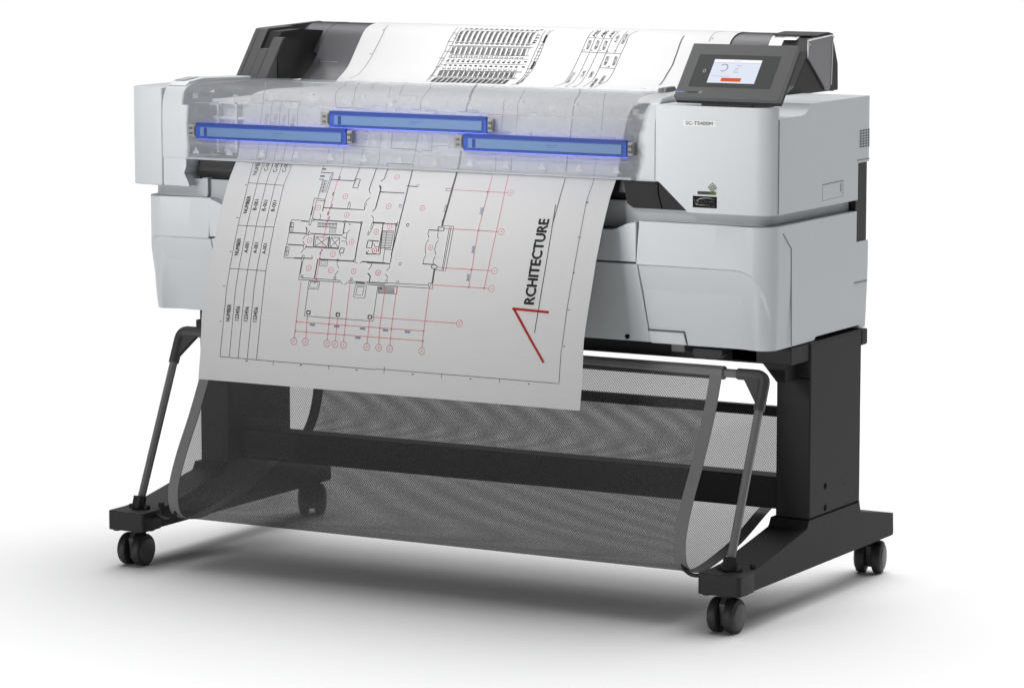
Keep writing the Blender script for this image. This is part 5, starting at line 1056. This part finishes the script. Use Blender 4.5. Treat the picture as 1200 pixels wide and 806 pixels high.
    '2]],"seating_plan"],["K",12,[[-1176,8666],[-1157,8502]],"seating_plan"],["K",12,[[-1157,8667],[-1139,8503]],"seating_plan"],["K",12,[[-1138,8668],[-11'
    '20,8504]],"seating_plan"],["K",12,[[-1119,8668],[-1101,8505]],"seating_plan"],["K",13,[[-1170,8437],[-1208,8281]],"seating_plan"],["K",13,[[-1149,8438'
    '],[-1187,8282]],"seating_plan"],["K",13,[[-1128,8439],[-1166,8284]],"seating_plan"],["K",13,[[-1108,8440],[-1145,8285]],"seating_plan"],["G",30,[[-988'
    ',9758],[-929,9756]],"seating_plan"],["K",12,[[-1005,9651],[-1004,9525],[-1000,9373]],"seating_plan"],["K",12,[[-984,9652],[-982,9526],[-979,9373]],"se'
    'ating_plan"],["K",12,[[-963,9653],[-961,9527],[-958,9374]],"seating_plan"],["K",14,[[-1011,9324],[-958,9323]],"seating_plan"],["G",9,[[-1013,9367],[-1'
    '010,9327]],"seating_plan"],["G",9,[[-960,9366],[-959,9326]],"seating_plan"],["K",13,[[-1015,9243],[-1011,9077]],"seating_plan"],["K",13,[[-994,9244],['
    '-990,9078]],"seating_plan"],["K",13,[[-972,9244],[-968,9078]],"seating_plan"],["K",14,[[-1022,9002],[-1018,9037],[-967,9036],[-973,8999]],"seating_pla'
    'n"],["K",34,[[-1042,8911],[-989,8911]],"seating_plan"],["G",14,[[-1027,8949],[-983,8948]],"seating_plan"],["K",34,[[-1058,8814],[-1000,8813]],"seating'
    '_plan"],["K",16,[[-1050,8723],[-997,8722]],"seating_plan"],["G",9,[[-1054,8766],[-1050,8723]],"seating_plan"],["G",9,[[-1000,8766],[-997,8722]],"seati'
    'ng_plan"],["K",12,[[-1069,8667],[-1051,8502]],"seating_plan"],["K",12,[[-1050,8667],[-1032,8503]],"seating_plan"],["K",12,[[-1031,8668],[-1013,8504]],'
    '"seating_plan"],["K",12,[[-1012,8669],[-995,8505]],"seating_plan"],["K",13,[[-1064,8438],[-1101,8282]],"seating_plan"],["K",13,[[-1043,8439],[-1080,82'
    '83]],"seating_plan"],["K",13,[[-1022,8440],[-1059,8284]],"seating_plan"],["K",13,[[-1001,8441],[-1038,8286]],"seating_plan"],["G",30,[[-880,9758],[-82'
    '1,9756]],"seating_plan"],["K",12,[[-898,9651],[-897,9525],[-893,9373]],"seating_plan"],["K",12,[[-876,9652],[-875,9526],[-872,9373]],"seating_plan"],['
    '"K",12,[[-855,9653],[-854,9527],[-851,9374]],"seating_plan"],["K",14,[[-904,9324],[-851,9323]],"seating_plan"],["G",9,[[-906,9367],[-903,9327]],"seati'
    'ng_plan"],["G",9,[[-852,9366],[-852,9326]],"seating_plan"],["K",13,[[-908,9243],[-904,9077]],"seating_plan"],["K",13,[[-886,9244],[-883,9078]],"seatin'
    'g_plan"],["K",13,[[-865,9244],[-862,9079]],"seating_plan"],["K",14,[[-915,9003],[-911,9037],[-861,9036],[-866,8999]],"seating_plan"],["K",34,[[-935,89'
    '12],[-882,8911]],"seating_plan"],["G",14,[[-920,8949],[-876,8948]],"seating_plan"],["K",34,[[-951,8814],[-893,8813]],"seating_plan"],["K",16,[[-943,87'
    '24],[-890,8723]],"seating_plan"],["G",9,[[-947,8767],[-943,8724]],"seating_plan"],["G",9,[[-894,8766],[-890,8723]],"seating_plan"],["K",12,[[-962,8667'
    '],[-944,8503]],"seating_plan"],["K",12,[[-943,8668],[-926,8504]],"seating_plan"],["K",12,[[-925,8669],[-907,8505]],"seating_plan"],["K",12,[[-906,8670'
    '],[-888,8506]],"seating_plan"],["K",13,[[-958,8439],[-995,8283]],"seating_plan"],["K",13,[[-937,8440],[-974,8284]],"seating_plan"],["K",13,[[-916,8441'
    '],[-953,8285]],"seating_plan"],["K",13,[[-895,8442],[-932,8286]],"seating_plan"],["G",8,[[-2402,9276],[-2161,9277],[-1921,9279],[-1681,9280],[-1443,92'
    '81],[-1205,9282],[-969,9284],[-733,9285]],"seating_plan"],["G",8,[[-2404,9059],[-2166,9062],[-1929,9065],[-1692,9068],[-1456,9072],[-1221,9075],[-987,'
    '9078],[-753,9081]],"seating_plan"],["G",8,[[-2461,8679],[-2214,8682],[-1968,8685],[-1723,8688],[-1479,8691],[-1236,8694],[-994,8697],[-752,8700]],"sea'
    'ting_plan"],["G",8,[[-2442,8468],[-2198,8473],[-1956,8477],[-1714,8482],[-1473,8487],[-1233,8491],[-993,8495],[-755,8500]],"seating_plan"],["G",7,[[-2'
    '406,9665],[-2178,9666],[-1952,9666],[-1725,9667],[-1500,9667],[-1275,9668],[-1051,9668],[-828,9668]],"seating_plan"],["G",7,[[-2399,9347],[-2164,9348]'
    ',[-1930,9349],[-1696,9350],[-1463,9351],[-1231,9352],[-1000,9353],[-770,9354]],"seating_plan"],["G",7,[[-2418,9254],[-2180,9255],[-1944,9257],[-1708,9'
    '258],[-1473,9260],[-1239,9262],[-1006,9263],[-773,9265]],"seating_plan"],["G",7,[[-2424,8989],[-2183,8991],[-1942,8993],[-1701,8995],[-1462,8998],[-12'
    '24,9000],[-986,9002],[-749,9004]],"seating_plan"],["G",7,[[-2450,8859],[-2205,8861],[-1960,8863],[-1716,8865],[-1473,8867],[-1231,8870],[-990,8872],[-'
    '749,8874]],"seating_plan"],["G",7,[[-2479,8665],[-2260,8668],[-2042,8671],[-1824,8674],[-1608,8677],[-1392,8679],[-1176,8682],[-961,8685],[-747,8687]]'
    ',"seating_plan"],["G",7,[[-2399,9722],[-2168,9723],[-1938,9724],[-1708,9724],[-1479,9725],[-1251,9725],[-1024,9726],[-797,9727]],"seating_plan"],["G",'
    '7,[[-2451,8438],[-2208,8444],[-1966,8449],[-1724,8455],[-1484,8460],[-1244,8465],[-1005,8471],[-767,8476]],"seating_plan"],["G",7,[[-2404,9665],[-2394'
    ',9333]],"seating_plan"],["G",7,[[-2435,9248],[-2430,9069]],"seating_plan"],["G",7,[[-2484,8665],[-2453,8476]],"seating_plan"],["G",7,[[-2294,9665],[-2'
    '285,9333]],"seating_plan"],["G",7,[[-2326,9248],[-2321,9069]],"seating_plan"],["G",7,[[-2375,8666],[-2345,8477]],"seating_plan"],["G",7,[[-2185,9665],'
    '[-2176,9333]],"seating_plan"],["G",7,[[-2216,9248],[-2212,9070]],"seating_plan"],["G",7,[[-2266,8666],[-2236,8478]],"seating_plan"],["G",7,[[-2075,966'
    '5],[-2067,9334]],"seating_plan"],["G",7,[[-2107,9248],[-2103,9070]],"seating_plan"],["G",7,[[-2158,8667],[-2128,8479]],"seating_plan"],["G",7,[[-1966,'
    '9665],[-1958,9334]],"seating_plan"],["G",7,[[-1999,9248],[-1994,9070]],"seating_plan"],["G",7,[[-2049,8668],[-2020,8480]],"seating_plan"],["G",7,[[-18'
    '57,9664],[-1849,9334]],"seating_plan"],["G",7,[[-1890,9248],[-1886,9071]],"seating_plan"],["G",7,[[-1941,8669],[-1913,8481]],"seating_plan"],["G",7,[['
    '-1748,9664],[-1741,9334]],"seating_plan"],["G",7,[[-1782,9249],[-1778,9071]],"seating_plan"],["G",7,[[-1833,8669],[-1805,8482]],"seating_plan"],["G",7'
    ',[[-1640,9664],[-1633,9334]],"seating_plan"],["G",7,[[-1673,9249],[-1670,9071]],"seating_plan"],["G",7,[[-1725,8670],[-1697,8483]],"seating_plan"],["G'
    '",7,[[-1531,9664],[-1525,9334]],"seating_plan"],["G",7,[[-1565,9249],[-1562,9071]],"seating_plan"],["G",7,[[-1618,8671],[-1590,8484]],"seating_plan"],'
    '["G",7,[[-1423,9664],[-1417,9334]],"seating_plan"],["G",7,[[-1457,9249],[-1454,9072]],"seating_plan"],["G",7,[[-1510,8672],[-1483,8485]],"seating_plan'
    '"],["G",7,[[-1315,9663],[-1309,9334]],"seating_plan"],["G",7,[[-1349,9249],[-1346,9072]],"seating_plan"],["G",7,[[-1403,8672],[-1376,8486]],"seating_p'
    'lan"],["G",7,[[-1207,9663],[-1201,9334]],"seating_plan"],["G",7,[[-1242,9249],[-1239,9072]],"seating_plan"],["G",7,[[-1296,8673],[-1269,8487]],"seatin'
    'g_plan"],["G",7,[[-1099,9663],[-1094,9334]],"seating_plan"],["G",7,[[-1134,9250],[-1131,9073]],"seating_plan"],["G",7,[[-1189,8674],[-1163,8488]],"sea'
    'ting_plan"],["G",7,[[-992,9663],[-986,9335]],"seating_plan"],["G",7,[[-1027,9250],[-1024,9073]],"seating_plan"],["G",7,[[-1082,8675],[-1056,8489]],"se'
    'ating_plan"],["G",7,[[-884,9663],[-879,9335]],"seating_plan"],["G",7,[[-920,9250],[-917,9073]],"seating_plan"],["G",7,[[-975,8675],[-950,8490]],"seati'
    'ng_plan"],["G",7,[[-777,9662],[-772,9335]],"seating_plan"],["G",7,[[-813,9250],[-810,9074]],"seating_plan"],["G",7,[[-869,8676],[-844,8491]],"seating_'
    'plan"],["G",9,[[-2574,9794],[-2552,9587],[-2579,9355],[-2569,9137],[-2594,8881],[-2599,8417],[-2593,8313]],"seating_plan"],["G",9,[[-2484,9787],[-2458'
    ',9454],[-2484,9235],[-2528,8964],[-2581,8647],[-2555,8334]],"seating_plan"],["G",9,[[-2588,9586],[-2460,9574]],"seating_plan"],["G",9,[[-2585,9368],[-'
    '2470,9358]],"seating_plan"],["G",9,[[-2569,9137],[-2443,9128]],"seating_plan"],["G",9,[[-2630,8974],[-2503,8965]],"seating_plan"],["G",9,[[-2623,8769]'
    ',[-2496,8759]],"seating_plan"],["G",9,[[-2500,9525],[-2435,9518]],"seating_plan"],["G",9,[[-2507,9453],[-2439,9449]],"seating_plan"],["G",9,[[-2556,89'
    '09],[-2493,8906]],"seating_plan"],["G",9,[[-2548,8828],[-2486,8824]],"seating_plan"],["G",9,[[-2617,8498],[-2484,8478]],"seating_plan"],["G",9,[[-2536'
    ',9274],[-2422,9264]],"seating_plan"],["G",9,[[-672,9762],[-655,9400],[-662,9158],[-675,8866],[-664,8559],[-703,8300],[-788,8278]],"seating_plan"],["G"'
    ',9,[[-532,9815],[-557,9576],[-539,9216],[-557,8870],[-594,8563],[-649,8285]],"seating_plan"],["G",9,[[-594,9798],[-584,9402],[-598,9080],[-621,8786],['
    '-630,8487],[-698,8289]],"seating_plan"],["G",8,[[-641,9428],[-555,9419]],"seating_plan"],["G",8,[[-636,9347],[-545,9339]],"seating_plan"],["G",8,[[-63'
    '1,9267],[-537,9259]],"seating_plan"],["G",8,[[-628,9186],[-531,9178]],"seating_plan"],["G",8,[[-629,9106],[-530,9099]],"seating_plan"],["G",8,[[-632,9'
    '027],[-532,9019]],"seating_plan"],["G",8,[[-640,8947],[-539,8940]],"seating_plan"],["G",8,[[-650,8867],[-550,8859]],"seating_plan"],["G",8,[[-661,8785'
    '],[-563,8777]],"seating_plan"],["G",8,[[-671,8697],[-575,8688]],"seating_plan"],["G",8,[[-673,8596],[-579,8586]],"seating_plan"],["G",8,[[-669,8485],['
    '-579,8474]],"seating_plan"],["K",50,[[-559,9592],[-562,9471],[-556,9390]],"seating_plan"],["K",48,[[-579,8962],[-590,8882],[-603,8773]],"seating_plan"'
    '],["K",30,[[-610,8448],[-623,8355],[-667,8298]],"seating_plan"],["K",30,[[-786,9437],[-719,9436]],"seating_plan"],["K",30,[[-774,9584],[-706,9583]],"s'
    'eating_plan"],["K",30,[[-765,9507],[-698,9507]],"seating_plan"],["K",30,[[-812,9783],[-744,9782]],"seating_plan"],["K",30,[[-808,8941],[-741,8941]],"s'
    'eating_plan"],["K",30,[[-811,8820],[-744,8820]],"seating_plan"],["K",30,[[-795,9396],[-727,9395]],"seating_plan"],["G",9,[[295,9827],[301,9543],[296,9'
    '202],[266,8791],[254,8373],[118,8263]],"lid_table"],["G",9,[[442,9818],[457,9548],[462,9200],[439,8770],[431,8405],[341,8264]],"lid_table"],["G",9,[[6'
    '08,9816],[632,9539],[626,9200],[594,8775],[589,8360],[504,8266]],"lid_table"],["G",9,[[835,9833],[810,9545],[804,9192],[791,8864],[785,8487],[698,8276'
    ']],"lid_table"],["G",9,[[993,9844],[1003,9567],[973,9211]],"lid_table"],["G",9,[[1188,9875],[1120,9682],[1132,9422],[1116,9202],[1106,8861],[1091,8503'
    '],[930,8277]],"lid_table"],["G",9,[[952,8869],[973,8910]],"lid_table"],["G",9,[[310,9549],[564,9547],[817,9545]],"lid_table"],["G",9,[[293,9210],[569,'
    '9206],[844,9201],[1118,9197]],"lid_table"],["G",9,[[791,8864],[1109,8854]],"lid_table"],["K",16,[[316,9257],[350,9255]],"lid_table"],["K",16,[[470,925'
    '4],[504,9252]],"lid_table"],["K",16,[[646,9254],[680,9252]],"lid_table"],["K",16,[[805,9238],[838,9236]],"lid_table"],["K",16,[[968,9251],[1001,9249]]'
    ',"lid_table"],["K",16,[[782,8903],[815,8901]],"lid_table"],["K",16,[[959,8896],[992,8894]],"lid_table"],["K",16,[[349,8282],[383,8281]],"lid_table"],['
    '"K",16,[[512,8284],[546,8282]],"lid_table"],["G",20,[[2215,9692],[2219,9548],[2231,9252],[2235,8966],[2195,8752],[2192,8487],[2153,8323],[2016,8270]],'
    '"lid_table"],["G",9,[[2798,10169],[2745,9855],[2780,9516]],"sheet_border"],["G",9,[[-4124,9840],[-4066,9518],[-4081,9227],[-4102,8943],[-4143,8646],[-'
    '4155,8453],[-4264,8292]],"sheet_border"],["G",9,[[-4178,9026],[-4110,9019]],"sheet_border"],["K",14,[[-4127,9617],[-4089,9610]],"sheet_border"],["K",1'
    '4,[[2797,9624],[2832,9625]],"sheet_border"]],"t":[["3600","B",795,3315,133,53,1],["3600","B",798,2615,129,53,1],["3600","B",796,2120,127,53,1],["3000"'
    ',"BH",-2182,1109,112,40,1],["3000","BH",-1680,1111,112,40,1],["3000","BH",-1151,1107,112,40,1],["3000","BH",-686,1108,112,40,1],["3000","BH",-241,1108'
    ',112,40,1],["3000","BH",-1241,942,112,40,1],["NUMBER","K",-4018,3964,356,79,1.6],["C-001","K",-3818,3988,223,79,1.6],["C-001","K",-3624,3973,222,78,1.'
    '6],["C-001","K",-3430,3982,222,78,1.6],["NUMBER","K",-3986,3201,324,79,1.6],["B-001","K",-3804,3205,202,79,1.6],["B-001","K",-3610,3201,202,78,1.6],["'
    'B-001","K",-3418,3202,202,78,1.6],["NUMBER","K",-3989,2411,309,79,1.6],["A-001","K",-3800,2408,193,79,1.6],["A-001","K",-3608,2409,193,79,1.6],["A-001'
    '","K",-3420,2407,193,78,1.6],["NUMBER","K",-3951,1212,303,79,1.6],["123456","K",-3763,1215,257,79,1.6],["123456","K",-3576,1214,257,79,1.6],["123456",'
    '"K",-3384,1217,257,78,1.6],["RCHITECTURE","K",2058,2482,1497,190,4],["NUMBER","G",-4041,4875,194,72,0],["D-001","G",-3855,4860,193,72,0],["D-001","G",'
    '-3666,4849,193,72,0],["D-001","G",-3463,4848,193,72,0],["ABCDEF","K",386,9379,220,63,0.8],["ABCDEF","K",555,9379,220,63,0.8],["ABCDEF","K",721,9376,21'
    '9,63,0.8],["ABCDEF","K",875,9024,213,62,0.8],["ABCDEF","K",1050,9025,213,62,0.8],["ABCDEF","K",1060,9553,283,62,0.8],["A-001","K",903,9548,203,62,0.8]'
    ',["ABC","K",399,9716,287,62,0.8],["ABC","K",574,9710,279,62,0.8],["ABC","K",744,9710,277,62,0.8],["12345","K",520,8685,173,62,0.8],["12345","K",687,86'
    '76,174,62,0.8],["TEXTSTYLE","K",321,8554,338,62,0.8],["ABCDEF","K",858,8431,308,61,0.8],["ABCDEFGH","K",973,8533,263,61,0.8]],"c":[["G",-1546,3325,23,'
    '7,0],["G",-1879,3336,17,7,0],["G",-2536,2985,27,7,0],["G",-1876,2977,27,7,0],["G",-1537,2980,27,7,0],["R",-2491,3215,49,7,1],["R",-1995,3454,49,7,1],['
    '"R",-1873,3107,49,7,1],["G",-2558,2732,27,7,0],["R",-2519,2606,49,7,1],["R",-2432,2110,49,7,1],["R",-1973,2096,49,7,1],["R",-1506,2101,48,7,1],["R",-1'
    '005,2104,48,7,1],["R",-1988,2384,49,7,1],["R",-1651,2623,48,7,1],["R",-1196,2833,48,7,1],["R",-1152,2489,48,7,1],["K",-590,2981,25,7,0],["K",-594,2284'
    ',25,7,0],["G",-813,1954,25,7,0],["G",-584,1957,25,7,0],["R",-952,2942,48,7,1],["R",-1160,2488,48,7,1],["R",-1007,2104,48,7,1],["R",-44,2605,47,7,1],["'
    'G",-595,3735,25,7,0],["K",-592,2984,28,7,0],["R",-1071,3886,48,7,1],["R",-1063,3308,49,7,1],["R",-381,3313,48,7,1],["R",1276,3682,56,7,1],["R",1280,29'
    '61,56,7,1],["R",1286,2267,56,7,1],["R",1291,1955,56,7,1],["R",-2549,795,61,7,1],["R",-2311,802,61,7,1],["R",-1868,799,60,7,1],["R",-1700,801,60,7,1],['
    '"R",-1528,798,60,7,1],["R",-1050,795,60,7,1],["R",-811,796,59,7,1],["R",-586,794,59,7,1],["R",58,797,59,7,1],["R",771,1316,58,7,1],["G",-2252,5422,42,'
    '7,1],["G",-1481,5325,38,7,1],["R",1223,5123,30,7,1]]}')
prof = [tuple(v) for v in spline(PAPERPROF, 12)]
SV = [0]
for a, b in zip(prof[:-1], prof[1:]): SV.append(SV[-1] + math.hypot(b[0]-a[0], b[1]-a[1]))
import bisect
def onsheet(x, s, off=.00025):
    s = max(0, min(SV[-1]-1e-6, s)); i = min(len(prof)-2, max(0, bisect.bisect_right(SV, s) - 1))
    t = (s - SV[i]) / (SV[i+1] - SV[i]); a, b = Vector(prof[i]), Vector(prof[i+1])
    p = a.lerp(b, t); d = (b - a).normalized()
    return Vector((x, p.x - d.y*off, p.y + d.x*off))
PX0, PX1 = -.4515, .3200
SH = obj('printed_sheet', sheet_strip(prof, PX0, PX1, 3, .00025), PAPER, smooth=60)
# origin at the sheet's hanging end
for v in SH.data.vertices: v.co -= Vector((-.07, -.038, .358))
SH.location = (-.07, -.038, .358)
SH['label'] = 'long white paper sheet with printed floor plan, hanging out of the grey printer'; SH['category'] = 'printed paper'
TR = json.loads(TRACEDATA)
bms = {}
LIFT = {'G': .0003, 'R': .0004, 'B': .0005, 'K': .0006, 'A': .0005}
def clampx(x): return max(PX0+.001, min(PX1-.001, x))
def ribbon(bm, pts, wd, off):
    P = []
    for a in pts:
        a = Vector(a)
        if not P: P.append(a); continue
        d = a - P[-1]
        if d.length < 1e-5: continue
        n = max(1, math.ceil(abs(d.y) / .003)); b0 = P[-1].copy()
        for i in range(1, n + 1): P.append(b0 + d * (i / n))
    if len(P) < 2: return
    L = []; R_ = []
    for i, p in enumerate(P):
        t = Vector((0, 0))
        if i: t += (p - P[i-1]).normalized()
        if i < len(P)-1: t += (P[i+1] - p).normalized()
        t = t.normalized() if t.length > 1e-6 else (P[min(i+1, len(P)-1)] - P[max(i-1, 0)]).normalized()
        n = Vector((-t.y, t.x)) * wd/2
        L.append(bm.verts.new(onsheet(clampx(p.x+n.x), p.y+n.y, off))); R_.append(bm.verts.new(onsheet(clampx(p.x-n.x), p.y-n.y, off)))
    for i in range(len(P)-1): bm.faces.new((L[i], R_[i], R_[i+1], L[i+1]))
K_IN = .51   # sheet length up to where it comes out over the lid
for cls, wd, pts, sec in TR['s']:
    q = [(a*1e-4, b*1e-4) for a, b in pts]
    bm = bms.setdefault((cls, sec), bmesh.new())
    ribbon(bm, q, wd*1e-4 * WSCALE * ({'K': .68, 'G': 1.1}.get(cls, 1) if sec in ('seating_plan', 'lid_table') else 1), LIFT[cls])
for cls, x, s, r, wd, dot in TR['c']:
    bm = bms.setdefault((cls, 'dimension_lines' if r > 55 and cls == 'R' else 'floor_plan'), bmesh.new()); x, s, r = x*1e-4, s*1e-4, r*1e-4; r = min(r, .006)
    ribbon(bm, [(x + r*math.cos(k*math.pi/9), s + r*math.sin(k*math.pi/9)) for k in range(19)], .0008, LIFT[cls])
    if dot: ribbon(bm, [(x-.0004, s-.0014), (x+.0003, s+.0014)], .0012, LIFT[cls]); ribbon(bm, [(x-.0012, s), (x+.0012, s)], .0007, LIFT[cls]+.0001)
txb = {}
for s_, cls, x, s, ln, cap, bold in TR['t']:
    x, s, ln, cap = x*1e-4, s*1e-4, ln*1e-4, cap*1e-4
    if cls == 'BH':
        bm = bms.setdefault(('B', 'dimension_figures'), bmesh.new())
        word(bm, s_, lambda a, b: onsheet(x - ln/2 + a*ln, s - cap/2 + b*cap, LIFT['B']), bold*2); continue
    if cls == 'B':
        bm = bms.setdefault(('B', 'dimension_figures'), bmesh.new())
    else:
        key = 'title_lettering' if s_.startswith('RCH') else ('lid_table_lettering' if s > .8 else 'table_lettering')
        bm = txb.setdefault((key, cls), bmesh.new())
    word(bm, s_, lambda a, b: onsheet(x + cap/2 - b*cap, s - ln/2 + a*ln, LIFT.get(cls, .0006)), bold)
for (cls, sec), bm in bms.items(): obj(sec, bm, INK[cls], SH, smooth=0)
for (key, cls), bm in txb.items(): obj(key, bm, INK[cls], SH, smooth=0)
